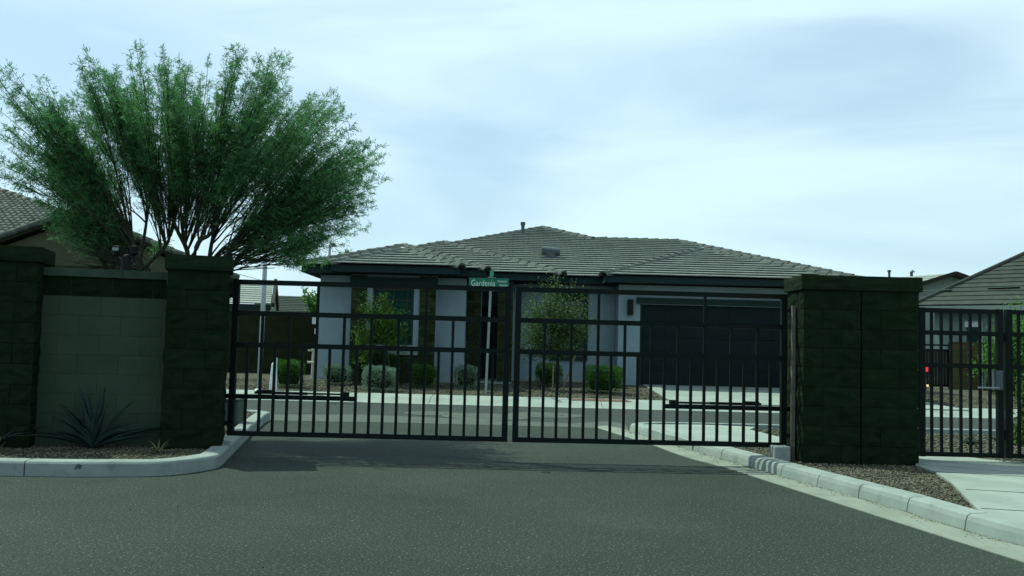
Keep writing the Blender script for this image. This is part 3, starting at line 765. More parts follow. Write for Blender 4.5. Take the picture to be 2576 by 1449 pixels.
# windows
def window(x0, x1, z0, z1, y, bars_x, bars_z, trimw=.0, tm_='stuccow'):
    f = MB(); fw = .05
    f.box(x0+.001,x1-.001,y,y+.07,z0+.001,z0+fw); f.box(x0+.001,x1-.001,y,y+.07,z1-fw,z1-.001); f.box(x0+.001,x0+fw,y,y+.07,z0+fw,z1-fw); f.box(x1-fw,x1-.001,y,y+.07,z0+fw,z1-fw)
    fr = f.build('window', M['frame'], house)
    g = MB(); g.box(x0+fw,x1-fw,y+.035,y+.045,z0+fw,z1-fw); g.build('pane', M['glass'], fr)
    for bxx in bars_x:
        q = MB(); q.box(bxx-.012,bxx+.012,y+.02,y+.034,z0+fw,z1-fw); q.build('muntin', M['frame'], fr)
    for bz in bars_z:
        q = MB(); q.box(x0+fw,x1-fw,y+.0195,y+.0335,bz-.012,bz+.012); q.build('muntin', M['frame'], fr)
    return fr
window(*win1[:2], win1[2], win1[3], 24.36, [win1[0]+.22, win1[1]-.17, (win1[0]+win1[1])/2], [win1[3]-.30])
window(*win2[:2], win2[2], win2[3], 26.57, [(win2[0]+win2[1])/2], [win2[3]-.30])
m_ = MB(); wy = 26.46
m_.box(win2[0]-.12,win2[0]-.002,wy,26.497,win2[2]-.1,win2[3]+.12); m_.box(win2[1]+.002,win2[1]+.12,wy,26.497,win2[2]-.1,win2[3]+.12); m_.box(win2[0]-.118,win2[1]+.118,wy-.01,26.496,win2[3]+.004,win2[3]+.16); m_.box(win2[0]-.118,win2[1]+.118,wy-.02,26.496,win2[2]-.12,win2[2]-.004)
m_.build('window_trim', M['trim'], house)
# stone veneer round the bay
def stones(x0, x1, z0, z1, y, name='stone_column'):
    root = MB(); root.box(x0+.01, x1-.01, y-.004, y+.002, z0, z1); rt = root.build(name, M['mortar'], house)
    bs = wloc(rt); z = z0; mem = {}
    while z < z1-.03:
        h = random.choice((.07,.09,.11)); h = min(h, z1-z); x = x0
        while x < x1-.02:
            l = random.uniform(.16,.36); l = min(l, x1-x)
            if x1-(x+l) < .09: l = x1-x
            dpt = random.uniform(.02,.055)
            q = MB(); q.box(-l/2+.004, l/2-.004, -dpt, 0, -h/2+.004, h/2-.004)
            link('stone', q.mesh('stone', M['stone']), rt, Vector((x+l/2, y-.004, z+h/2))-bs)
            x += l
        z += h
stones(wx(1056,24.3), wx(1098,24.3), FL, WT-.02, 24.296); stones(wx(884,24.3), wx(924,24.3), FL, WT-.02, 24.296)
stones(wx(924,24.3)+.004, wx(1056,24.3)-.004, FL, .95, 24.296, 'stone_skirting')
m_ = MB(); m_.box(wx(924,24.3), wx(1056,24.3), 24.22, 24.296, .96, 1.06); m_.build('window_sill', M['stuccow'], house)
m_ = MB(); m_.box(wx(884,24.3)-.04, wx(1098,24.3)+.04, 24.23, 24.297, 2.74, 2.94); m_.build('lintel', M['trim'], house)
# entry: stone jamb, beam, door
stones(wx(1173,25.4), wx(1173,25.4)+.42, FL, 2.7, 25.42); stones(xe-.40, xe, FL, 2.7, 25.42)
m_ = MB(); m_.box(wx(1173,25.4), wx(1173,25.4)+.42, 25.425, 25.8, FL, 2.7); m_.box(xe-.40, xe, 25.425, 25.8, FL, 2.7); m_.build('porch_pier', M['stucco'], house)
m_ = MB(); m_.box(wx(1173,25.4), xe, 25.44, 25.78, 2.703, WT); m_.build('porch_beam', M['trim'], house)
d0 = (wx(1172,WY)+xe)/2
m_ = MB(); m_.box(d0-.5, d0+.5, 28.12, 28.19, FL+.08, 2.4); dr = m_.build('door', M['door'], house)
for zz in (.6,1.25,1.9):
    m_ = MB(); m_.box(d0-.36, d0+.36, 28.10, 28.119, zz-.22, zz+.22); m_.build('door_panel', M['door'], dr)
m_ = MB(); m_.tube([(d0+.42,28.06,1.25),(d0+.42,28.06,1.45)], .012, 8); m_.build('handle', M['steel'], dr)
# garage door
gx0, gx1, gz0, gz1 = gar
m_ = MB(); m_.box(gx0, gx1, 25.74, 25.78, gz0, gz1); gd = m_.build('garage_door', M['garage'], house)
nr = 5
for r in range(nr):
    za = gz0+.05+(gz1-gz0-.06)*r/nr; zb = gz0+.05+(gz1-gz0-.06)*(r+1)/nr-.012
    m_ = MB(); m_.box(gx0+.01, gx1-.01, 25.705, 25.739, za, zb); m_.build('door_section', M['garage'], gd)
    for c in range(8):
        xa = gx0+.06+(gx1-gx0-.12)*c/8; xb = gx0+.06+(gx1-gx0-.12)*(c+1)/8
        m_ = MB(); m_.box(xa+.05, xb-.05, 25.694, 25.704, za+.07, zb-.07); m_.build('door_panel', M['garage'], gd)
m_ = MB(); m_.box(gx0-.10, gx1+.1, 25.56, 25.648, 2.50, 2.66); m_.build('garage_lintel', M['trim'], house)
m_ = MB(); m_.box(gx0-.002, gx0+.05, 25.66, 25.70, gz0, gz1); m_.box(gx1-.05, gx1, 25.66, 25.70, gz0, gz1); m_.build('garage_jamb', M['trim'], house)
lx = wx(1587,25.6)
m_ = MB(); m_.box(lx-.075, lx+.075, 25.52, 25.648, 2.18, 2.60); m_.box(lx-.045, lx+.045, 25.512, 25.519, 2.22, 2.56); m_.build('wall_lamp', M['blackp'], house, bevel=.008)
# left side meter box
mx_ = wx(797,25.6); m_ = MB(); m_.box(mx_-.10, mx_+.03, 25.6, 25.85, 1.72, 1.95); m_.build('meter_box', M['white'], house)
m_ = MB(); m_.box(mx_-.03, mx_+.05, 25.62, 25.75, 1.45, 1.6); m_.build('meter_box', M['white'], house)
# roof fittings
def onroof(px, py):
    d = ray(px, py); t = 20/d.y
    for _ in range(4000):
        p = CAM+d*t
        if p.z < hmax(p.x, p.y): return p
        t += .01
v = onroof(1385,652)
tv_ = MB(); tv_.tube([v+Vector((0,0,-.2)), v+Vector((0,0,.20))], .16, 12); tv_.tube([v+Vector((-.27,0,.26)), v+Vector((.27,0,.22))], .12, 12)
tv_.box(v.x-.28, v.x+.32, v.y-.2, v.y+.3, v.z-.02, v.z+.035); tv_.build('roof_vent', M['vent'], house)
v = P(1315,585,31.2); m_ = MB(); m_.tube([(v.x,31.2,4.4),(v.x,31.2,5.28)], .062, 10); m_.tube([(v.x,31.2,5.28),(v.x,31.2,5.38)], .085, 10); m_.build('vent_pipe', M['vent'], house)
v = P(1420,578,32); m_ = MB(); m_.tube([(v.x,32,4.3),(v.x,32,4.99)], .06, 10); m_.lathe([(.15,0),(.02,.12)], (v.x,32,5.0), 10); m_.build('vent_cowl', M['vent'], house)

# ------------------------------------------------------------------ neighbouring houses
def slope_rows(root, mt_, e0, e1, r0, r1, n, thick=.05, name='roof_course', jit=.006):
    """one overlapping strip per tile course between an eave line and a ridge line"""
    e0, e1, r0, r1 = map(Vector, (e0, e1, r0, r1)); nrm = (e1-e0).cross(r0-e0).normalized()
    if nrm.z < 0: nrm = -nrm
    for i in range(n):
        a0 = e0.lerp(r0, i/n); a1 = e1.lerp(r1, i/n); b0 = e0.lerp(r0, min(1, (i+1.15)/n)); b1 = e1.lerp(r1, min(1, (i+1.15)/n))
        m_ = MB(); h = thick
        V = [a0+nrm*.006, a1+nrm*.006, b1, b0, a0+nrm*h, a1+nrm*h, b1+nrm*.02, b0+nrm*.02]
        m_.add(V, [(0,3,2,1),(4,5,6,7),(0,1,5,4),(1,2,6,5),(2,3,7,6),(3,0,4,7)]); m_.build(name, mt_, root)
# left tan house with barrel tiles
HL = 30.5
ap = P(190,531,HL); er = P(600,702,HL); slope = (ap.z-er.z)/(er.x-ap.x)
lh = thing('house', 'tan stucco house with a gable behind the left wall and the tree', 'house', (ap.x, 33, .3))
exl = ap.x-(er.x-ap.x)
m_ = MB(); pts = [(exl+.4, .2), (er.x-.4, .2), (er.x-.4, er.z-.1), (ap.x, ap.z-.27), (exl+.4, er.z-.1)]
V = [(x-.12, HL+.35, z) for x, z in pts]+[(x-3.4, HL+11, z) for x, z in pts]
m_.add(V, [(0,1,2,3,4),(9,8,7,6,5)]+[(i, (i+5), (i+1) % 5+5, (i+1) % 5) for i in range(5)]); m_.build('wall', M['stuccotan'], lh)
rm = MB()
for s_ in (1, -1):
    a = Vector((ap.x, 0, ap.z)); c = Vector((ap.x+s_*(er.x-ap.x), 0, er.z))
    for y0_, y1_ in ((HL, HL+11),):
        V = [(a.x,y0_,a.z-.16),(c.x,y0_,c.z-.16),(c.x-3.3,y1_,c.z-.16),(a.x-3.3,y1_,a.z-.16),(a.x,y0_,a.z-.02),(c.x,y0_,c.z-.02),(c.x-3.3,y1_,c.z-.02),(a.x-3.3,y1_,a.z-.02)]
        rm.add(V, [(0,1,2,3),(7,6,5,4),(0,4,5,1),(1,5,6,2),(2,6,7,3),(3,7,4,0)])
lroof = rm.build('roof', M['trimb'], lh); lrw = wloc(lroof)
# barge tiles along the gable edge
bm_ = MB(); bm_.tube([(0,0,0),(.44,0,0)], [.11,.095], 10); BT = bm_.mesh('barge_tile', M['ridge'], smooth=True)
for s_ in (1, -1):
    n = 15
    for i in range(n):
        t = i/n; x = ap.x+s_*(er.x-ap.x)*(1-t); z = ap.z+(er.z-ap.z)*(1-t)
        o = link('barge_tile', BT, lroof, Vector((x, HL-.02, z+.03))-lrw, (0, (math.atan(slope) if s_ < 0 else math.pi-math.atan(slope))*(-1 if s_ < 0 else 1), 0))
        if s_ > 0: o.rotation_euler = (0, math.pi+math.atan(slope), 0)
# upper barrel tiled slope to the far left
def barrel_slope(o0, u, vdir, nu, nv, pu, pv, clip, root):
    bm = MB(); n = 5; V = []
    for t in (0, 1):
        for k in range(n+1):
            a = math.pi*k/n; r = .092 if t == 0 else .078
            V.append((math.cos(a)*r, t*(pv*1.12), math.sin(a)*r+(.05 if t == 0 else .012)))
    bm.add(V, [(k, k+1, n+2+k, n+1+k) for k in range(n)]+[tuple(range(n+1))[::-1]])
    me = bm.mesh('barrel_tile', M['barrel'], smooth=False); bs = wloc(root)
    u = Vector(u).normalized(); vdir = Vector(vdir).normalized(); nrm = u.cross(vdir); R = Matrix((u, vdir, nrm)).transposed().to_4x4()
    for i in range(nu):
        for j in range(nv):
            p = Vector(o0)+u*(i*pu)+vdir*(j*pv)
            if not clip(p): continue
            o = link('barrel_tile', me, root); o.matrix_local = Matrix.Translation(p-bs) @ R @ Matrix.Rotation(random.uniform(-.05,.05), 4, 'Z')
YU = HL+1.2
E0 = P(-160,620,YU); E1 = P(260,600,YU)
vd = Vector((0, 1, .42)); 
top = Vector((E0.x, YU, E0.z-.35)); nv = 15
hipl = [P(-5,474,YU+5), P(150,527,YU+3.0)]
def clipf(p):
    d = CR.transposed() @ (p-CAM); px = CW/2-d.x/d.z*FPX; py = CH/2+d.y/d.z*FPX
    return px < 175 and py > 478+(px-0)*.345+4 and px > -60
us = MB(); pL = top; 
A0 = top+Vector((0,0,-.05)); W_ = 6.2; v1 = vd.normalized()*6.0
# roof slab cut along the descending hip
hp0 = P(178,545,YU+1.9); 
m_ = MB()
def slab_pt(px, py):
    d = ray(px, py); nrm = Vector((1,0,0)).cross(vd).normalized(); t = (A0-CAM).dot(nrm)/d.dot(nrm); return CAM+d*t
poly = [slab_pt(-90,640), slab_pt(205,620), slab_pt(180,548), slab_pt(-90,449)]
dn = Vector((1,0,0)).cross(vd).normalized()*-.12
m_.add([*poly, *[p+dn for p in poly]], [(0,1,2,3),(7,6,5,4)]+[(i, i+4, (i+1) % 4+4, (i+1) % 4) for i in range(4)])
uroof = m_.build('upper_roof', M['underlay'], lh)
barrel_slope(slab_pt(-75,640)+Vector((-8.0,0,0)), (1,0,0), vd, 60, 44, .25, .34, clipf, uroof)
a, c = slab_pt(-90,452), slab_pt(178,545); n = 14; bs = wloc(uroof)
dr_ = (a-c).normalized()
RB = MB(); RB.tube([(0,0,0),(0,.44,0)], [.12,.10], 10); RBm = RB.mesh('hip_tile', M['barrel'], smooth=True)
sx = dr_.cross(Vector((0,0,1))).normalized(); R_ = Matrix((sx, dr_, sx.cross(dr_))).transposed().to_4x4()
for i in range(n):
    o = link('hip_tile', RBm, uroof); o.matrix_local = Matrix.Translation(c.lerp(a, i/n)-bs+Vector((0,0,.09))) @ R_
m_ = MB(); q0 = P(80,674,HL+.35); q1 = P(246,680,HL+.35); m_.box(q0.x, q1.x, HL+.27, HL+.348, q1.z-.05, q1.z+.12); m_.build('window_lintel', M['trimb'], lh)
m_ = MB(); m_.box(q0.x+.1, q1.x-.1, HL+.31, HL+.349, q1.z-1.4, q1.z-.055); m_.build('window', M['frame'], lh)
v = P(446,628,HL+3); m_ = MB(); m_.tube([(v.x,HL+3,3.2),(v.x,HL+3,v.z)], .05, 8); m_.build('vent_pipe', M['vent'], lh)
# two far roofs seen through the gate at the left
f1 = thing('house', 'pale house with striped tiled gable roof far behind the brown block fence', 'house', (-14.5, 50, .3))
e0 = P(470,758,47); e1 = P(681,765,47); r0 = P(470,700,50.5); r1 = P(688,706,50.5)
m_ = MB(); m_.prism([(e0.x,47.6),(e1.x-.2,47.6),(e1.x*1.13,54),(e0.x,54)], .2, e1.z-.15); m_.build('wall', M['stuccow'], f1)
m_ = MB(); m_.add([(e1.x-.2,47.6,e1.z-.15),(e1.x*1.125,54,e1.z-.15),(r1.x-.2,50.5,r1.z-.1)], [(0,1,2)]); m_.build('gable_wall', M['stuccow'], f1)
frf = MB(); frf.add([e0,e1,r1,r0], [(0,1,2,3)]); fr1 = frf.build('roof', M['underlay'], f1)
slope_rows(fr1, M['tile'], e0, e1, r0, r1, 11, thick=.055)
m_ = MB(); m_.bar(Vector(e1)+Vector((.12,-.05,-.05)), Vector(r1)+Vector((.12,0,.0)), .16, .22); m_.bar(Vector(r1)+Vector((.12,0,0)), (e1.x*1.115,54,e1.z), .16, .22); m_.build('barge_board', M['trimb'], f1)
m_ = MB(); m_.box(e0.x, e1.x, 46.98, 47.05, e1.z-.32, e1.z-.02); m_.build('fascia', M['trim'], f1)
f2 = thing('house', 'distant house with low brown tiled roof left of the main house', 'house', (-12, 64, .3))
e0 = P(640,800,60); e1 = P(860,806,60); r0 = P(640,742,64.5); r1 = P(860,750,64.5)
m_ = MB(); m_.box(e0.x+.3, e1.x-.3, 60.6, 68, .2, e0.z-.1); m_.build('wall', M['stuccow'], f2)
frf = MB(); frf.add([e0,e1,r1,r0], [(0,1,2,3)]); fr2 = frf.build('roof', M['underlay'], f2); slope_rows(fr2, M['tileb'], e0, e1, r0, r1, 13, thick=.06)
# right house
rh = thing('house', 'grey tiled house at the right edge behind the walking gate', 'house', (17.5, 32, .3))
e0 = P(2296,770,32.5); e1 = P(2760,764,28.3); zr_ = 0
dirE = (e1-e0).normalized(); inn = Vector((-dirE.y, dirE.x, 0)); pr_ = .52; HS = .6
def rpt(s_, t_): return e0+dirE*s_+inn*t_+Vector((0,0,t_*pr_))
LEN = (e1-e0).length
# hip: rows shorten from the left as they climb
rrm = MB(); rrm.add([rpt(0,0), rpt(LEN+4,0), rpt(LEN+4,6.0), rpt(3.6,6.0)], [(0,1,2,3)]); rrm.add([rpt(0,0), rpt(3.6,6), rpt(3.6,6)+inn*.01, rpt(0,12)-Vector((0,0,12*pr_))], [(0,1,2,3)])
rroof = rrm.build('roof', M['underlay'], rh)
n = 19
for i in range(n):
    t0 = 6*i/n; t1 = min(6, 6*(i+1.15)/n); nn = inn.cross(dirE); nrm = (dirE.cross(rpt(0,1)-rpt(0,0))).normalized()
    if nrm.z < 0: nrm = -nrm
    m_ = MB(); V = [rpt(HS*t0,t0)+nrm*.005, rpt(LEN+4,t0)+nrm*.005, rpt(LEN+4,t1), rpt(HS*t1,t1), rpt(HS*t0,t0)+nrm*.05, rpt(LEN+4,t0)+nrm*.05, rpt(LEN+4,t1)+nrm*.02, rpt(HS*t1,t1)+nrm*.02]
    m_.add(V, [(0,3,2,1),(4,5,6,7),(0,1,5,4),(1,2,6,5),(2,3,7,6),(3,0,4,7)]); m_.build('roof_course', M['tileb'], rroof)
m_ = MB(); m_.tube([rpt(0,0)+Vector((0,0,.05)), rpt(3.6,6)+Vector((0,0,.05))], .09, 8); m_.build('hip_tiles', M['tileb'], rroof)
for (px, py) in ((2320,736),(2483,729),(2583,716)):
    d = ray(px, py); nr_ = dirE.cross(rpt(0,1)-rpt(0,0)); t = (e0-CAM).dot(nr_)/d.dot(nr_); q = CAM+d*t
    m_ = MB(); m_.bar(q+Vector((0,-.03,.06)), q+dirE*1.0+Vector((0,-.03,.075)), .16, .02); m_.build('flashing', M['stuccow'], rroof)
wz = e0.z-.1
def wpt(s_, t_, z): p = e0+dirE*s_+inn*t_; return (p.x, p.y, z)
m_ = MB(); V = [wpt(.5,.55,.2), wpt(LEN+4,.55,.2), wpt(LEN+4,9,.2), wpt(.5,9,.2), wpt(.5,.55,wz), wpt(LEN+4,.55,wz), wpt(LEN+4,9,wz), wpt(.5,9,wz)]
m_.add(V, [(0,3,2,1),(4,5,6,7),(0,1,5,4),(1,2,6,5),(2,3,7,6),(3,0,4,7)]); m_.build('wall', M['stuccotan2'] if 'stuccotan2' in M else M['stuccow'], rh)
m_ = MB(); m_.bar(rpt(-.05,0)-Vector((0,0,.1)), rpt(LEN+4,0)-Vector((0,0,.1)), .05, .18); m_.build('fascia', M['stuccow'], rroof)
def wall_s(px):
    d = ray(px, 830); o_ = Vector(wpt(0,.55,0)); nr_ = inn; t = (o_-CAM).dot(nr_)/d.dot(nr_); q = CAM+d*t; return (q-e0).dot(dirE)
s0, s1 = wall_s(2433), wall_s(2463)
def wbox(name, sa, sb, ta, tb, za, zb, mt_, par):
    m_ = MB(); V = [wpt(sa,ta,za), wpt(sb,ta,za), wpt(sb,tb,za), wpt(sa,tb,za), wpt(sa,ta,zb), wpt(sb,ta,zb), wpt(sb,tb,zb), wpt(sa,tb,zb)]
    m_.add(V, [(0,3,2,1),(4,5,6,7),(0,1,5,4),(1,2,6,5),(2,3,7,6),(3,0,4,7)]); return m_.build(name, mt_, par)
wn_ = wbox('window', s0, s1, .50, .548, 1.35, 2.28, M['frame'], rh); wbox('pane', s0+.05, s1-.05, .485, .499, 1.40, 2.22, M['glass'], wn_)
wbox('window_header', s0-.05, s1+.05, .46, .547, 2.29, 2.47, M['white'], rh)
s2 = wall_s(2470); m_ = MB(); m_.tube([wpt(s2,.5,.3), wpt(s2,.5,2.5)], .035, 8); m_.build('downpipe', M['white'], rh)
# house beyond, on the right
f3 = thing('house', 'distant pale house with light gable end above the right pillar', 'house', (18, 50, .3))
YA = 48.0
ra = P(2394,689,YA); g0 = P(2310,722,YA); g1 = P(2450,702,YA)
sl3 = .33; wdt = 3.4
m_ = MB(); m_.add([(ra.x-wdt,YA,ra.z-wdt*sl3),(ra.x+wdt,YA,ra.z-wdt*sl3),(ra.x,YA,ra.z-.15),(ra.x-wdt,YA,.2),(ra.x+wdt,YA,.2)], [(0,1,2),(3,4,1,0)]); m_.build('gable_wall', M['stuccow'], f3)
frf = MB(); A_, B2, C_, D_ = Vector((ra.x-wdt-.4,YA-.4,ra.z-(wdt+.4)*sl3)), Vector((ra.x-wdt-.4-4,YA+9,ra.z-(wdt+.4)*sl3)), Vector((ra.x-4,YA+9,ra.z)), Vector((ra.x,YA-.4,ra.z))
frf.add([A_,D_,C_,B2], [(0,1,2,3)]); fr3 = frf.build('roof', M['underlay'], f3); slope_rows(fr3, M['tile'], A_, B2, D_, C_, 9)
E_ = Vector((ra.x+wdt+.4,YA-.4,ra.z-(wdt+.4)*sl3)); slope_rows(fr3, M['tileb'], E_, E_+Vector((-4,9.4,0)), D_, C_, 9)
m_ = MB(); m_.bar(A_+Vector((0,-.06,-.02)), D_+Vector((0,-.06,.0)), .12, .2); m_.bar(D_+Vector((0,-.06,0)), E_+Vector((0,-.06,-.02)), .12, .2); m_.build('barge_board', M['trimb'], f3)
v = P(2293,694,YA+3); m_ = MB(); m_.tube([(v.x,YA+3,v.z-.6),(v.x,YA+3,v.z+.22)], .08, 8); m_.lathe([(.16,0),(.03,.12)], (v.x+.05,YA+3,v.z+.2), 8); m_.build('vent_cowl', M['vent'], f3)
v = P(2237,700,YA+5); m_ = MB(); m_.tube([(v.x,YA+5,v.z-1.4),(v.x,YA+5,v.z+.38)], .07, 8); m_.tube([(v.x,YA+5,v.z+.36),(v.x,YA+5,v.z+.46)], .11, 8); m_.build('vent_pipe', M['vent'], f3)

# ------------------------------------------------------------------ fences
def block_fence(x0, x1, y, z0, nc, mt_, label, name='block_fence', bl=.4, y1=None):
    y1 = y if y1 is None else y1; L_ = math.hypot(x1-x0, y1-y); ang = math.atan2(y1-y, x1-x0)
    root = thing(name, label, 'wall', (x0, y, z0), None, ang)
    q = MB(); q.box(.005, L_-.005, .006, .15, -.2, nc*.2); q.build('wall_core', M['mortar'], root, local=True)
    q = MB(); q.box(-bl/2+.004, bl/2-.004, -.08, .08, -.096, .096); full = q.mesh('block', mt_)
    for c in range(nc):
        x = -(c % 2)*bl/2
        while x < L_-.02:
            a, d = max(0, x), min(L_, x+bl)
            if d-a > .03: link('block', full, root, ((a+d)/2, .08+random.uniform(-.002,.002), c*.2+.1), None, ((d-a-.006)/(bl-.008),1,1))
            x += bl
    q = MB(); q.box(-.01, L_+.01, -.02, .18, nc*.2+.001, nc*.2+.05); q.build('wall_cap', mt_, root, local=True)
    return root
q0 = P(520,900,27.5); q1 = P(800,900,27.5)
block_fence(q0.x, -5.05, 27.5, .22, 9, M['brownblk'], 'dark brown block fence left of the main house')
q0 = P(2396,900,28.5); q1 = P(2470,900,28.5)
block_fence(q0.x, q1.x+.0, 28.5, .28, 7, M['tanblk2'], 'tan block fence right of the dark side gate')
q2 = P(2472,900,28.2); q3 = P(2700,900,26.2)
block_fence(q2.x, q3.x, 28.2, .28, 7, M['brownblk'], 'brown block fence at the right behind the green shrubs', y1=26.2)
# slatted side gate
q0 = P(2318,900,28.8); q1 = P(2392,900,28.8)
sg = thing('side_gate', 'dark slatted side yard gate in front of the right house', 'gate', ((q0.x+q1.x)/2, 28.8, .3))
nb = 9; wdt = (q1.x-q0.x)
for i in range(nb):
    m_ = MB(); m_.box(q0.x+.05+(wdt-.1)*i/nb, q0.x+.05+(wdt-.1)*(i+1)/nb-.012, 28.8, 28.82, .36, 1.50); m_.build('board', M['trimb'], sg)
for x in (q0.x, q1.x-.07): m_ = MB(); m_.box(x, x+.07, 28.77, 28.84, .28, 1.72); m_.build('post', M['gate'], sg)
for z in (.40, 1.47, 1.62): m_ = MB(); m_.box(q0.x+.07, q1.x-.07, 28.785, 28.799, z-.025, z+.025); m_.build('rail', M['gate'], sg)

# ------------------------------------------------------------------ street furniture
pb = P(650,984,20.9); zb = yz(21.3)
ps = thing('street_lamp', 'tall pale street lamp pole rising behind the gate into the tree', 'street lamp', (pb.x, 21.4, .1))
pb = P(651,984,21.4)
m_ = MB(); m_.tube([(pb.x,21.4,.1),(pb.x+.02,21.4,2.2),(pb.x+.03,21.4,5.9)], [.055,.052,.042], 14); m_.build('pole', M['pole'], ps, smooth=True)
m_ = MB(); m_.tube([(pb.x+.03,21.4,5.85),(pb.x-.3,21.4,6.05),(pb.x-.8,21.4,6.1)], [.03,.026,.024], 8); m_.build('arm', M['pole'], ps, smooth=True)
m_ = MB(); m_.box(pb.x-1.25,pb.x-.78,21.28,21.52,6.05,6.13); m_.build('lamp_head', M['pole'], ps, bevel=.02)
m_ = MB(); m_.lathe([(.11,0),(.11,.02),(.07,.05)], (pb.x,21.4,.10), 14); m_.build('base_plate', M['pole'], ps)
fl = P(829,640,52); ls = thing('street_lamp', 'small distant street lamp above the left end of the main roof', 'street lamp', (fl.x, 52, .2))
tp = P(827,616,52)
m_ = MB(); m_.tube([(fl.x,52,.2),(fl.x,52,tp.z)], [.09,.07], 8); m_.build('pole', M['pole'], ls)
m_ = MB(); m_.tube([(fl.x,52,tp.z-.02),(fl.x+.22,52,tp.z+.05)], .04, 8); m_.build('arm', M['pole'], ls); m_ = MB(); m_.lathe([(.15,-.14),(.06,.02)], (fl.x+.22,52,tp.z+.05), 8); m_.build('lamp_head', M['vent'], ls)
# street name sign
SY = 21.75; sb = P(1222,986,SY); stp = P(1236,690,SY)
sg_ = thing('street_sign', 'green street name sign on a thin galvanised post behind the gate gap', 'street sign', (sb.x, SY, .12))
def post_x(z): return sb.x+(stp.x-sb.x)*(z-.12)/(stp.z-.12)
m_ = MB(); m_.bar((post_x(.08),SY,.08), (post_x(2.5),SY,2.5), .055, .055, up=(0,1,0)); m_.build('post', M['steel'], sg_)
c = P(1230,713,SY-.05); ta = P(1180,698,SY-.05); tb = P(1281,730,SY-.05)
hw = .46; hh_ = .125
blade = MB(); blade.box(c.x-hw, c.x+hw, SY-.056, SY-.050, c.z-hh_, c.z+hh_); bl_ = blade.build('name_blade', M['signg'], sg_)
def text(s, size, x, y, z, par, mt_, sx=1.0):
    cu = bpy.data.curves.new('t', 'FONT'); cu.body = s; cu.size = size; cu.resolution_u = 3; cu.extrude = .0008
    to = bpy.data.objects.new('t', cu); COL.objects.link(to); bpy.context.view_layer.update()
    me = bpy.data.meshes.new_from_object(to); bpy.data.objects.remove(to); me.materials.append(mt_)
    o = link('lettering', me, par, Vector((x, y, z))-wloc(par), (math.pi/2, 0, 0), (sx, 1, 1)); return o
text('Gardenia', .205, c.x-hw+.045, SY-.058, c.z-.065, bl_, M['signw'], .74)
text('Avenue', .085, c.x+hw-.265, SY-.058, c.z+.030, bl_, M['signw'], .82)
text('7400N', .085, c.x+hw-.225, SY-.058, c.z-.075, bl_, M['signw'], .82)
m_ = MB(); m_.box(c.x-.09+.06, c.x+.09+.06, SY-.07, SY-.03, c.z+hh_+.001, c.z+hh_+.022); m_.build('bracket', M['steel'], sg_)
cz = c.z+hh_+.022; m_ = MB(); ang = rad(-82); dx, dy_ = math.cos(ang)*.36, math.sin(ang)*.36
m_.bar((c.x+.06-dx, SY-.05-dy_, cz+.085), (c.x+.06+dx, SY-.05+dy_, cz+.085), .006, .17); m_.build('cross_blade', M['signg'], sg_)
# white utility marker
mk = P(676,984,20.95); mz = yz(21.25)-.01
m_ = MB(); V = []
for z, a in ((.08,.095),(.70,.062)):
    for x, y in ((-a,-.03),(0,-.075),(a,-.03),(a*.8,.04),(-a*.8,.04)): V.append((mk.x+x-.012*(1-z), 21.38+y, z))
V += [(mk.x+.03,21.37,.86),(mk.x+.055,21.39,.85)]
m_.add(V, [(0,1,6,5),(1,2,7,6),(2,3,8,7),(3,4,9,8),(4,0,5,9),(4,3,2,1,0),(5,6,10),(6,7,11,10),(7,8,11),(8,9,10,11),(9,5,10)])
mk_o = tag(m_.build('utility_marker', M['white'], at=(mk.x,21.38,.1)), 'white pointed utility marker post beside the tall lamp pole', 'marker post')
# cream riser with two crossbars
rs = P(786,936,25.2); rz_ = rs.z
pi = thing('pipe_riser', 'cream painted pipe stand with two short crossbars at the house corner', 'pipe', (rs.x, 25.2, .25))
m_ = MB(); m_.tube([(rs.x,25.2,.2),(rs.x+.005,25.2,rz_+.58)], .038, 10); m_.build('pipe', M['cream'], pi)
m_ = MB(); m_.bar((rs.x-.14,25.19,rz_+.575),(rs.x+.15,25.19,rz_+.575), .05, .05); m_.lathe([(.05,0),(.02,.05)], (rs.x,25.19,rz_+.6), 8); m_.build('crossbar', M['cream'], pi)
m_ = MB(); m_.tube([(rs.x-.14,25.16,rz_+.26),(rs.x+.10,25.16,rz_+.25)], .032, 8); m_.build('crossbar', M['cream'], pi)
# twin spotlight behind the left wall
YS = 11.0; cb = P(315,700,YS); top_ = P(315,646,YS)
tw = thing('twin_spotlight', 'dark post with two small hooded spotlights behind the left wall', 'spotlight', (cb.x, YS, .1))
m_ = MB(); m_.tube([(cb.x,YS,.05),(cb.x,YS,top_.z)], .057, 14); m_.lathe([(.062,0),(.05,.02),(.01,.03)], (cb.x,YS,top_.z), 14); m_.build('post', M['blackp'], tw)
for px, s_ in ((294.5,-1),(338,1)):
    hp_ = P(px, 632, YS); ar = MB(); zz = top_.z-.075
    ar.tube([(cb.x+s_*.05,YS,zz),(hp_.x-s_*.02,YS,zz-.01),(hp_.x,YS,zz+.03),(hp_.x,YS,hp_.z-.03)], .011, 8)
    a_ = ar.build('arm', M['blackp'], tw)
    hd = MB(); hd.lathe([(.02,-.055),(.040,-.03),(.046,.02),(.050,.045),(.052,.055),(.01,.066)], (hp_.x,YS,hp_.z), 12); h_ = hd.build('lamp_head', M['blackp'], tw)
    ln_ = MB(); ln_.box(hp_.x-.036, hp_.x+.036, YS-.052, YS-.046, hp_.z+.004, hp_.z+.04)
    if s_ < 0: ln_.build('lens', M['lampglass'], h_)
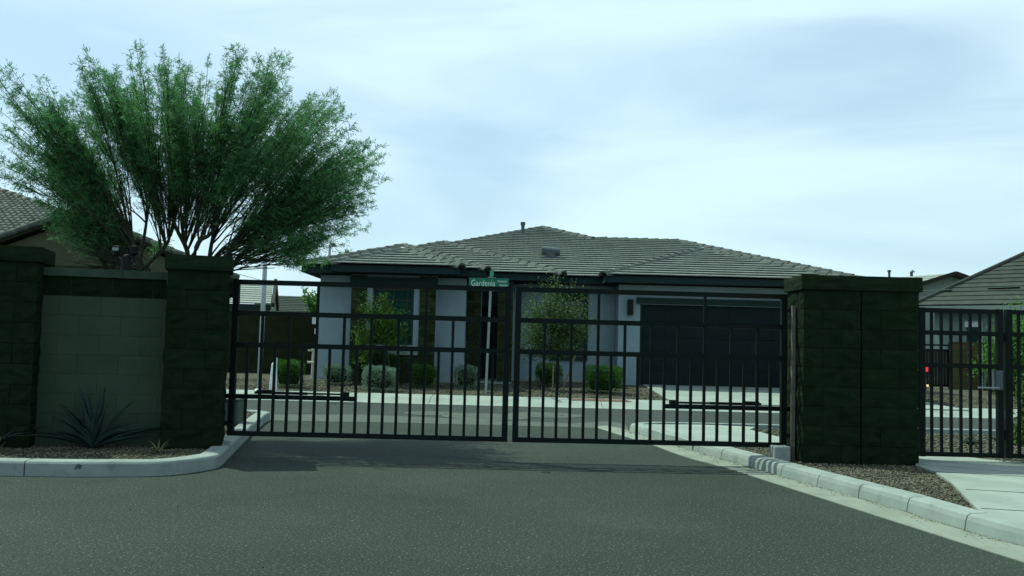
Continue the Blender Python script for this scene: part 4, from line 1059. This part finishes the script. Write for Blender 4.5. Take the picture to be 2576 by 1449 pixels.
# utility cabinet behind the left hinge
q = P(575,1046,12.6); cbn = thing('utility_cabinet', 'dull green utility cabinet behind the left gate hinge', 'cabinet', (q.x, 12.7, .1))
m_ = MB(); m_.box(q.x-.26, q.x+.15, 12.5, 12.85, .08, .42); m_.build('body', M['cabinet'], cbn, bevel=.01)
m_ = MB(); m_.box(q.x-.27, q.x+.16, 12.48, 12.87, .421, .45); m_.build('lid', M['cabinet'], cbn, bevel=.01)

# ------------------------------------------------------------------ car on the driveway
cq = P(2331,960,21.9); cx = cq.x-.86; cy = 21.95
car = thing('parked_car', 'black car parked on the driveway, only its tail lamp showing past the pillar', 'car', (cx, cy, .16))
prof_b = [(0,.36),(.03,.78),(.06,1.0),(.28,1.06),(.62,1.60),(1.1,1.66),(2.2,1.64),(3.0,1.12),(3.9,1.02),(4.35,.86),(4.45,.42),(4.2,.26),(.2,.24)]
m_ = MB(); V = []; ring = []
secs = [(-.90,.90),(-.82,1.0),(.82,1.0),(.90,.90)]
for x, k in secs:
    for (y, z) in prof_b:
        inset = 0
        if z > 1.06: inset = (z-1.06)*.30*(1 if x > 0 else -1)
        zz = z if k == 1 else (z if z < 1.06 else z)*1.0
        V.append((x-inset, y+(0 if k == 1 else .05 if y < 2 else -.05), zz))
k_ = len(prof_b); F = []
for i in range(3):
    for j in range(k_): F.append((i*k_+j, i*k_+(j+1) % k_, (i+1)*k_+(j+1) % k_, (i+1)*k_+j))
F += [tuple(range(k_)), tuple(3*k_+j for j in range(k_))[::-1]]
m_.add(V, F); m_.build('body', M['carp'], car, local=True, bevel=.03)
m_ = MB(); m_.add([(-.68,.255,1.10),(.68,.255,1.10),(.58,.56,1.53),(-.58,.56,1.53)], [(0,1,2,3)]); m_.v = [(x, y-.012, z+.004) for x, y, z in m_.v]; m_.build('rear_window', M['glass'], car, local=True)
for s_ in (-1, 1):
    m_ = MB(); m_.add([(s_*.895,.55,1.12),(s_*.895,2.7,1.12),(s_*.76,2.25,1.56),(s_*.76,.85,1.56)], [(0,1,2,3)]); m_.build('side_window', M['glass'], car, local=True)
    m_ = MB(); m_.box(min(s_*.66,s_*.91), max(s_*.66,s_*.91), -.03, .10, .74, .88); m_.build('tail_lamp', M['tail'], car, local=True, bevel=.015)
    m_ = MB(); m_.box(min(s_*.76,s_*.92), max(s_*.76,s_*.92), -.02, .08, .40, .445); m_.build('bumper_lamp', M['tail2'], car, local=True)
    for y in (.85, 3.55):
        w_ = MB(); w_.tube([(s_*.70,y,.32),(s_*.90,y,.32)], .33, 20); wh = w_.build('wheel', M['tyre'], car, local=True)
        w_ = MB(); w_.tube([(s_*.89,y,.32),(s_*.912,y,.32)], .21, 16); w_.build('rim', M['rim'], wh, local=True)
m_ = MB(); m_.box(-.86,.86,-.07,.02,.32,.56); m_.build('bumper', M['carp'], car, local=True, bevel=.03)

# ------------------------------------------------------------------ vegetation
def leaf_quads(C, D, S, W, droop=0):
    """C centres, D unit directions, S lengths, W widths -> pointed 4-vertex leaves"""
    n = len(C); rnd = RNG.normal(size=(n,3)); side = np.cross(D, rnd); side /= np.linalg.norm(side, axis=1)[:,None]+1e-9
    S = np.broadcast_to(S, (n,)); W = np.broadcast_to(W, (n,))
    a = C; b_ = C+D*(S*.45)[:,None]+side*(W/2)[:,None]; c = C+D*S[:,None]; d = C+D*(S*.45)[:,None]-side*(W/2)[:,None]
    V = np.stack([a,b_,c,d],1).reshape(-1,3); F = np.arange(4*n).reshape(-1,4); return V, F
def unit(n):
    v = RNG.normal(size=(n,3)); return v/np.linalg.norm(v,axis=1)[:,None]
class LeafAcc:
    def __init__(s): s.V = []; s.F = []; s.n = 0
    def add(s, V, F): s.V.append(V); s.F.append(F+s.n); s.n += len(V)
    def build(s, name, mt_, parent):
        base = np.array(wloc(parent)); me = np_mesh(name, np.concatenate(s.V)-base, np.concatenate(s.F), mt_); return link(name, me, parent)

# big feathery tree
TY = 12.1
tb_ = P(420,1000,TY)
tree = thing('feathery_tree', 'large feathery many stemmed desert tree rising behind the left wall', 'tree', (tb_.x, TY, .1))
fan = P(430,700,TY)
tab = [(-90,200),(-73,250),(-65,320),(-59,415),(-56,520),(-48,585),(-38,605),(-32,625),(-27,560),(-23,598),(-17,570),(-12,606),(-9,590),(-5,560),(0,545),(5,556),(9.5,520),(13,395),(17,545),(20,612),(25,632),(30,610),(33.8,640),(38,600),(42.4,637),(47.5,637),(54.8,628),(61.5,612),(66,550),(70.8,460),(77,370),(82,285),(95,200)]
ta_, tr_ = np.array([t[0] for t in tab]), np.array([t[1] for t in tab])
k2m = TY/FPX
trunk = MB()
stems_px = [[(372,860),(310,760),(270,681),(231,605),(205,560),(170,500)], [(372,860),(352,740),(349,679),(333,610),(314,531),(300,440)], [(375,860),(352,730),(365,674),(416,619),(438,560),(450,470)],
            [(455,860),(470,700),(471,633),(443,573),(430,520),(420,400)], [(460,860),(478,690),(500,610),(531,587),(590,510),(640,400)], [(465,860),(520,700),(529,633),(540,560),(545,450)],
            [(465,860),(545,700),(573,642),(614,573),(693,499),(760,420)], [(465,870),(520,740),(573,684),(656,591),(740,540),(820,490)], [(231,605),(258,560),(265,500),(262,420)], [(349,679),(362,600),(375,520),(395,420)]]
stem_ends = []
for i, st in enumerate(stems_px):
    off = [0,-.1,.15,.2,-.2,.1,-.1,.25,.1,.3][i]; pts = []
    for j, (x, y) in enumerate(st): pts.append(P(x, y, TY+off*(j/len(st))*1.6+(.0)))
    if i < 8: pts = [Vector((tb_.x+(pts[0].x-tb_.x)*.5, TY, .05))]+pts
    pts = catmull(pts, 4); n = len(pts); r0 = .052 if i < 8 else .03
    trunk.tube(pts, [r0*(1-.82*j/(n-1)) for j in range(n)], 7)
    stem_ends.append(pts)
trunk.build('trunk', M['bark'], tree, smooth=True)
allst = [p for pts in stem_ends for p in pts[int(len(pts)*.5):]]
br = MB(); acc = LeafAcc(); tw_ = LeafAcc()
fanv = np.array(fan)
def reach(d):
    """length along unit direction d from the crown centre to the crown's outline"""
    phi = math.degrees(math.atan2(d[0], d[2])); return np.interp(phi, ta_, tr_)*k2m/max(.3, math.hypot(d[0], d[2]))
def feather(p0, p1, sag, r0):
    """one long shoot from p0 to p1 with small twigs and leaflets"""
    n = 6; t = np.linspace(0, 1, n)[:,None]; mid = (p0+p1)/2+np.array([0,0,sag])+RNG.normal(size=3)*.03
    path = (1-t)**2*p0+2*t*(1-t)*mid+t*t*p1
    br.tube([Vector(p) for p in path], [r0*(1-.8*i/(n-1))+.0012 for i in range(n)], 4, cap=False)
    ln = np.linalg.norm(p1-p0); ntw = int(23*ln)+5
    tt = RNG.uniform(.10, 1.0, ntw); tt[-3:] = [.95,.985,1.0]
    seg = tt*(n-1); i0 = np.minimum(seg.astype(int), n-2); fr_ = (seg-i0)[:,None]
    base = path[i0]*(1-fr_)+path[i0+1]*fr_; dirp = path[i0+1]-path[i0]; dirp /= np.linalg.norm(dirp,axis=1)[:,None]
    rd = unit(ntw); rd -= dirp*np.sum(rd*dirp,1)[:,None]; rd /= np.linalg.norm(rd,axis=1)[:,None]
    td = dirp*.7+rd*.8+np.array([0,0,-.10]); td[-3:] = dirp[-3:]+rd[-3:]*.25; td /= np.linalg.norm(td,axis=1)[:,None]
    tl = RNG.uniform(.06,.165,ntw)*(1.2-.45*tt)
    ok = base[:,2] > np.where(base[:,0] < -3.0, 2.38, 2.10)+RNG.uniform(-.12,.25,ntw); base, td, tl = base[ok], td[ok], tl[ok]; ntw = len(base)
    if ntw == 0: return
    V, F = leaf_quads(base, td, tl, .005); tw_.add(V, F)
    nl = 9; s_ = np.tile(np.linspace(.15,1,nl), ntw); bi = np.repeat(np.arange(ntw), nl)
    C = base[bi]+td[bi]*(tl[bi]*s_)[:,None]+np.array([0,0,-1])*(s_**2*tl[bi]*.12)[:,None]
    ld = td[bi]*.6+unit(len(bi))*.7+np.array([0,0,-.2]); ld /= np.linalg.norm(ld,axis=1)[:,None]
    V, F = leaf_quads(C, ld, RNG.uniform(.034,.068,len(bi)), RNG.uniform(.006,.010,len(bi))); acc.add(V, F)
NL = 112
for li in range(NL):
    # spread the limbs evenly over the fan seen from any side
    phi = rad(-84+168*((li*.618034) % 1)+RNG.uniform(-5,5)); dep = RNG.uniform(-1, 1)
    d = np.array([math.sin(phi), 0, math.cos(phi)]); d[1] = dep*(.45 if dep < 0 else .8)*RNG.uniform(.5,1); d /= np.linalg.norm(d)
    Lr = reach(d); lim = 1.2 if d[1] < 0 else 2.2
    Ll = min(Lr*RNG.uniform(.45,.80), lim/max(abs(d[1]), .05))
    tip = fanv+d*Ll; s0 = None
    anchor = fanv+d*Ll*np.array([.42,.42,.30])
    s0 = np.array(min(allst, key=lambda p: (p.x-anchor[0])**2+(p.y-anchor[1])**2+1.3*(p.z-anchor[2])**2))
    ctrl = s0*.5+tip*.5+np.array([-d[0]*.10, 0, .10*abs(d[0])-.02])*Ll+RNG.normal(size=3)*.08
    n = 10; t = np.linspace(0,1,n)[:,None]; path = (1-t)**2*s0+2*t*(1-t)*ctrl+t*t*tip+RNG.normal(size=(n,3))*.012*t
    br.tube([Vector(p) for p in path], [.013*(1-.80*i/(n-1)) for i in range(n)], 5, cap=False)
    for k in range(12):
        u = RNG.uniform(.12, 1.0) if k > 1 else 1.0
        f = u*(n-1); i0 = min(int(f), n-2); p0 = path[i0]*(1-(f-i0))+path[i0+1]*(f-i0)
        tan = path[i0+1]-path[i0]; tan /= np.linalg.norm(tan); out = p0-fanv; out /= np.linalg.norm(out)+1e-6
        dd = tan*.5+out*.5+unit(1)[0]*(.27 if k > 1 else .14)+np.array([0,0,.14]); dd /= np.linalg.norm(dd)
        l_ = RNG.uniform(.65,1.65)*(1.1-.35*u) if k > 1 else RNG.uniform(1.2,2.0)
        for _ in range(8):
            q = p0+dd*l_-fanv; ql = np.linalg.norm(q)
            if ql <= reach(q/ql)*(RNG.uniform(.84,1.0) if k > 1 else RNG.uniform(.91,1.01)) and -1.5 < q[1] < 2.6: break
            l_ *= .86
        if l_ > .12: feather(p0, p0+dd*l_, .02, .0045)
br.build('branches', M['bark'], tree)
cr = acc.build('crown', M['leaf_tree'], tree); tg = tw_.build('twigs', M['leaf_tree'], tree)

# clipped shrubs: leaves on the shell of a rounded box, dark twiggy core
def shrub(px0, px1, py0, Y, z0, label, leaf, square=.5, n=2600, ls=.035, depth=None, core=True, group='clipped shrubs in front of the house'):
    n = int(n*1.5)
    a = P(px0, 940, Y); c = P(px1, 940, Y); tp = P((px0+px1)/2, py0, Y); rx = (c.x-a.x)/2; h = tp.z-z0; ry = depth or rx*.9
    cx_ = (a.x+c.x)/2
    root = thing('shrub', label, 'shrub', (cx_, Y, z0), group)
    pw = 2+6*square
    d = unit(n); d[:,2] = np.abs(d[:,2])*np.where(RNG.random(n) < .75, 1, -1)
    s = (np.abs(d)**pw).sum(1)**(-1/pw); shell = d*s[:,None]*RNG.uniform(.72,1.03,(n,1))*(1+.05*np.sin(d[:,:1]*9)+.04*np.sin(d[:,1:2]*13+2))
    C = shell*np.array([rx, ry, h/2])+np.array([cx_, Y, z0+h/2]); C[:,2] = np.maximum(C[:,2], z0+.02)
    ld = d+unit(n)*.8; ld /= np.linalg.norm(ld,axis=1)[:,None]
    ac = LeafAcc(); V, F = leaf_quads(C, ld, RNG.uniform(ls*.7,ls*1.4,n), RNG.uniform(ls*.35,ls*.6,n)); ac.add(V, F)
    ac.build('foliage', leaf, root)
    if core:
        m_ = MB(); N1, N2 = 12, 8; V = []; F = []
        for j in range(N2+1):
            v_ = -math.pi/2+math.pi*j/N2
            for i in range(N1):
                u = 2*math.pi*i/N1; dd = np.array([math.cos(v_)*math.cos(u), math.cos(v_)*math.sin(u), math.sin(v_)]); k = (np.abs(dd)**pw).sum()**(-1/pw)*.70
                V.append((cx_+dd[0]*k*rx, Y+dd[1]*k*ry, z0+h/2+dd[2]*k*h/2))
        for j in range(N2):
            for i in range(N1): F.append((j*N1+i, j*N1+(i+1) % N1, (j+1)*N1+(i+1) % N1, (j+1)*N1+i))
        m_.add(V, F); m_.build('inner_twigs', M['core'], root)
    return root
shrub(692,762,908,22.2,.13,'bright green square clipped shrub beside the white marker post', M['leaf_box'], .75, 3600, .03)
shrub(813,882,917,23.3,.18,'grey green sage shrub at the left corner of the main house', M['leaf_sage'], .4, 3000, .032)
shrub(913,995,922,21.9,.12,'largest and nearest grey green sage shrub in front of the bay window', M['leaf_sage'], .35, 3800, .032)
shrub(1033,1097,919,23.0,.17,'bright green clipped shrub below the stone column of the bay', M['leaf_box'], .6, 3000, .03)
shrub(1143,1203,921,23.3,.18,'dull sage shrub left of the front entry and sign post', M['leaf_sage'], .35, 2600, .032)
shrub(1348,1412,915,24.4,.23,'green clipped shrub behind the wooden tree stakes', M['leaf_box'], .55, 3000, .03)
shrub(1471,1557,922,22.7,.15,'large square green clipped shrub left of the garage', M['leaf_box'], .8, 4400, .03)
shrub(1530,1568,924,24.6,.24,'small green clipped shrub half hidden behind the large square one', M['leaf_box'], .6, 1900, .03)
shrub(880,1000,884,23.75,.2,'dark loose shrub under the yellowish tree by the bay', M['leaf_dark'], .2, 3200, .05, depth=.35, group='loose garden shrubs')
# small leafy trees
def small_tree(name, label, bx_, by_, z0, trunk_top, blobs, leaf, n, ls, lw=.5, spikes=0, group=None, cat='tree'):
    root = thing(name, label, cat, (bx_, by_, z0), group); t = MB(); ac = LeafAcc(); tt = Vector(trunk_top)
    t.tube(catmull([Vector((bx_,by_,z0-.05)), Vector((bx_,by_,z0)).lerp(tt,.5)+Vector((.03,0,0)), tt], 4), [.035,.034,.032,.03,.028,.026,.024,.022,.02], 7)
    tot = sum(b_[3]*b_[4]*b_[5] for b_ in blobs)
    for (x, y, z, rx, ry, rz_) in blobs:
        k = max(60, int(n*rx*ry*rz_/tot)); nb_ = max(4, int(k/90))
        tips = unit(nb_)*RNG.uniform(.55,1.05,(nb_,1))*np.array([rx,ry,rz_])+np.array([x,y,z])
        for tp in tips:
            s0 = np.array(tt)*.55+np.array([x,y,z-rz_*.5])*.45
            t.tube([Vector(s0), Vector((s0+tp)/2+RNG.normal(size=3)*.05), Vector(tp)], [.010,.006,.002], 4, cap=False)
            m = k//nb_; u = RNG.uniform(.25,1.05,m)[:,None]; C = s0*(1-u)+tp*u+RNG.normal(size=(m,3))*np.array([rx,ry,rz_])*.17
            ld = unit(m)+np.array([0,0,.1]); ld /= np.linalg.norm(ld,axis=1)[:,None]
            V, F = leaf_quads(C, ld, RNG.uniform(ls*.6,ls*1.4,m), RNG.uniform(ls*lw*.6,ls*lw*1.3,m)); ac.add(V, F)
    t.build('trunk', M['bark'], root); ac.build('crown', leaf, root); return root
Y1 = 23.2
def B3(px, py, Y, rpx, rpy, dep=None):
    p = P(px, py, Y); k = Y/FPX; return (p.x, Y, p.z, rpx*k, dep or rpx*k*.9, rpy*k)
tq = P(985,960,Y1)
small_tree('young_tree', 'yellow green young tree in front of the bay window', tq.x, Y1, .17, P(968,860,Y1), [B3(960,790,Y1,42,55,.3), B3(915,760,Y1,36,26,.3), B3(1000,812,Y1,36,40,.3), B3(918,835,Y1,38,45,.3), B3(968,735,Y1,20,30,.2), B3(985,860,Y1,40,34,.3), B3(900,905,Y1,22,26,.25)], M['leaf_yel'], 8500, .055, .5, group='young garden trees')
Y2 = 23.4; tq = P(1402,985,Y2)
small_tree('young_tree', 'sparse young tree with pale leaves staked in front of the second window', tq.x, Y2, .17, P(1402,880,Y2), [B3(1338,815,Y2,46,72,.5), B3(1385,765,Y2,60,66,.5), B3(1448,800,Y2,52,66,.45), B3(1372,868,Y2,74,44,.5), B3(1425,870,Y2,44,36,.4), B3(1400,700,Y2,18,34,.2), B3(1368,712,Y2,12,26,.15), B3(1446,712,Y2,8,24,.15), B3(1490,800,Y2,38,12,.2), B3(1468,850,Y2,34,10,.2)], M['leaf_pale'], 12000, .055, .55, group='young garden trees')
for (x0_, y0_, x1_, y1_, lb) in ((1390,984,1392,918,'upright wooden stake under the sparse young tree'), (1412,984,1452,880,'leaning wooden stake propped against the sparse young tree')):
    a = P(x0_, y0_, Y2-.25); c = P(x1_, y1_, Y2-.15); m_ = MB(); m_.tube([a-Vector((0,0,.06)), c], .022, 7); tag(m_.build('stake', M['stake'], at=a), lb, 'stake', 'tree stakes')
Y3 = 30; tq = P(788,900,Y3)
small_tree('garden_tree', 'fresh green tree growing behind the fence at the left corner of the main house', tq.x, Y3, .2, P(790,800,Y3), [B3(790,745,Y3,26,30,.5), B3(802,775,Y3,30,26,.5), B3(768,735,Y3,12,18,.3), B3(780,790,Y3,26,16,.4)], M['leaf_fresh'], 1500, .13, .45)
Y4 = 43; tq = P(876,800,Y4)
small_tree('garden_tree', 'tree whose fresh green tip shows above the left of the main roof', tq.x, Y4, .2, P(876,680,Y4), [B3(876,650,Y4,26,18,.6), B3(870,640,Y4,14,12,.4), B3(890,638,Y4,8,9,.4)], M['leaf_fresh'], 700, .18, .4)
# right hand shrubs
Y5 = 25.6
for (bl, lb, lf, Yv) in (([(2530,870,Y5,60,95),(2496,915,Y5,40,85),(2580,840,Y5,60,95),(2575,950,Y5,65,80),(2530,960,Y5,50,50)], 'tall loose green shrub in front of the brown fence at right', M['leaf_fresh'], Y5),):
    tq = P(2525,1000,Yv); small_tree('tall_shrub', lb, tq.x, Yv, .2, P(2525,930,Yv), [B3(*b_, .6) for b_ in bl], lf, 9500, .10, .45, cat='shrub', group='loose garden shrubs')
Y6 = 12.6; tq = P(2590,1150,Y6)
small_tree('tall_shrub', 'green shrub close behind the walking gate at the right edge', tq.x, Y6, .1, P(2590,1080,Y6), [B3(2590,1080,Y6,46,70,.2), B3(2590,980,Y6,36,80,.2), B3(2570,1110,Y6,34,40,.2)], M['leaf_dark2'], 3200, .05, .45, cat='shrub', group='loose garden shrubs')
# shrub at the foot of the cabinet and bed plants at right
def tuft(name, label, px, py, z, n, h, mt_, w=.02, spread=.8, parts=True, group=None, cat='plant', curve=.5):
    q = G(px, py, z); root = thing(name, label, cat, (q.x, q.y, z), group)
    for i in range(n):
        a = random.uniform(0, 2*math.pi); L_ = h*random.uniform(.6,1.15); lean = random.uniform(.1, spread); m_ = MB(); V = []; ns_ = 6
        dh = Vector((math.cos(a), math.sin(a), 0)); sd_ = Vector((-math.sin(a), math.cos(a), 0)); tw2 = random.uniform(-.3,.3)
        for j in range(ns_+1):
            t = j/ns_; r = L_*(lean*t+curve*lean*t*t*.6); zz = L_*(t*(1.05-lean*.45)-curve*lean*t*t*.75)
            ww = w*(.62+.6*math.sin(math.pi*min(1,t*1.15))*.9)*(1-t**3)+.001
            c = dh*r+Vector((0,0,max(zz,-.02+.004*j))); V += [c-sd_*ww+Vector((0,0,ww*.45)), c-Vector((0,0,ww*.25)), c+sd_*ww+Vector((0,0,ww*.45)), c-Vector((0,0,ww*.55))]
        F = []
        for j in range(ns_):
            for k in range(4): F.append((j*4+k, j*4+(k+1) % 4, (j+1)*4+(k+1) % 4, (j+1)*4+k))
        m_.add(V, F); m_.build('leaf', mt_, root, local=True, smooth=True)
    return root
tuft('agave', 'large blue green agave in the gravel in front of the left wall', 232,1128,.10, 30, .64, M['agave'], .036, 1.05, cat='agave', group='agaves along the wall')
tuft('agave', 'agave at the left edge of the picture by the first pillar', -28,1128,.10, 22, .5, M['agave'], .024, .95, cat='agave', group='agaves along the wall')
tuft('grass_tuft', 'dry yellowish grass tuft below the left gate pillar', 398,1142,.10, 16, .22, M['straw'], .0045, 1.25, cat='grass tuft', group='dry grass tufts', curve=.9)
tuft('grass_tuft', 'dry grass tuft at the left edge of the picture', -6,1140,.10, 12, .26, M['straw'], .0045, 1.3, cat='grass tuft', group='dry grass tufts', curve=.9)
tuft('bed_plant', 'dark spiky plant in the gravel seen through the walking gate', 2442,1122,.09, 34, .17, M['agave'], .010, 1.0, cat='plant', group='small bed plants')
tuft('bed_plant', 'tiny plant in the gravel just left of the gate lock stile', 2510,1112,.09, 16, .12, M['agave'], .009, .9, cat='plant', group='small bed plants')
tuft('bed_plant', 'dark small plant beside the green cabinet behind the left hinge', 566,1062,.10, 26, .20, M['agave'], .012, 1.0, cat='plant', group='small bed plants')
# a lost twig on the asphalt
a = G(1338,1357+0,.006); a = G(1362,1188,.006); c = G(1385,1189,.006)
m_ = MB(); m_.tube([a, (a+c)/2+Vector((0,.01,.004)), c], .004, 5); tag(m_.build('twig', M['bark'], at=a), 'small dark twig lying on the asphalt in front of the gate', 'twig')
# tar smudge on left kerb face
print('tiles', len(tiles), 'caps', ncap, 'objects', len(bpy.data.objects))
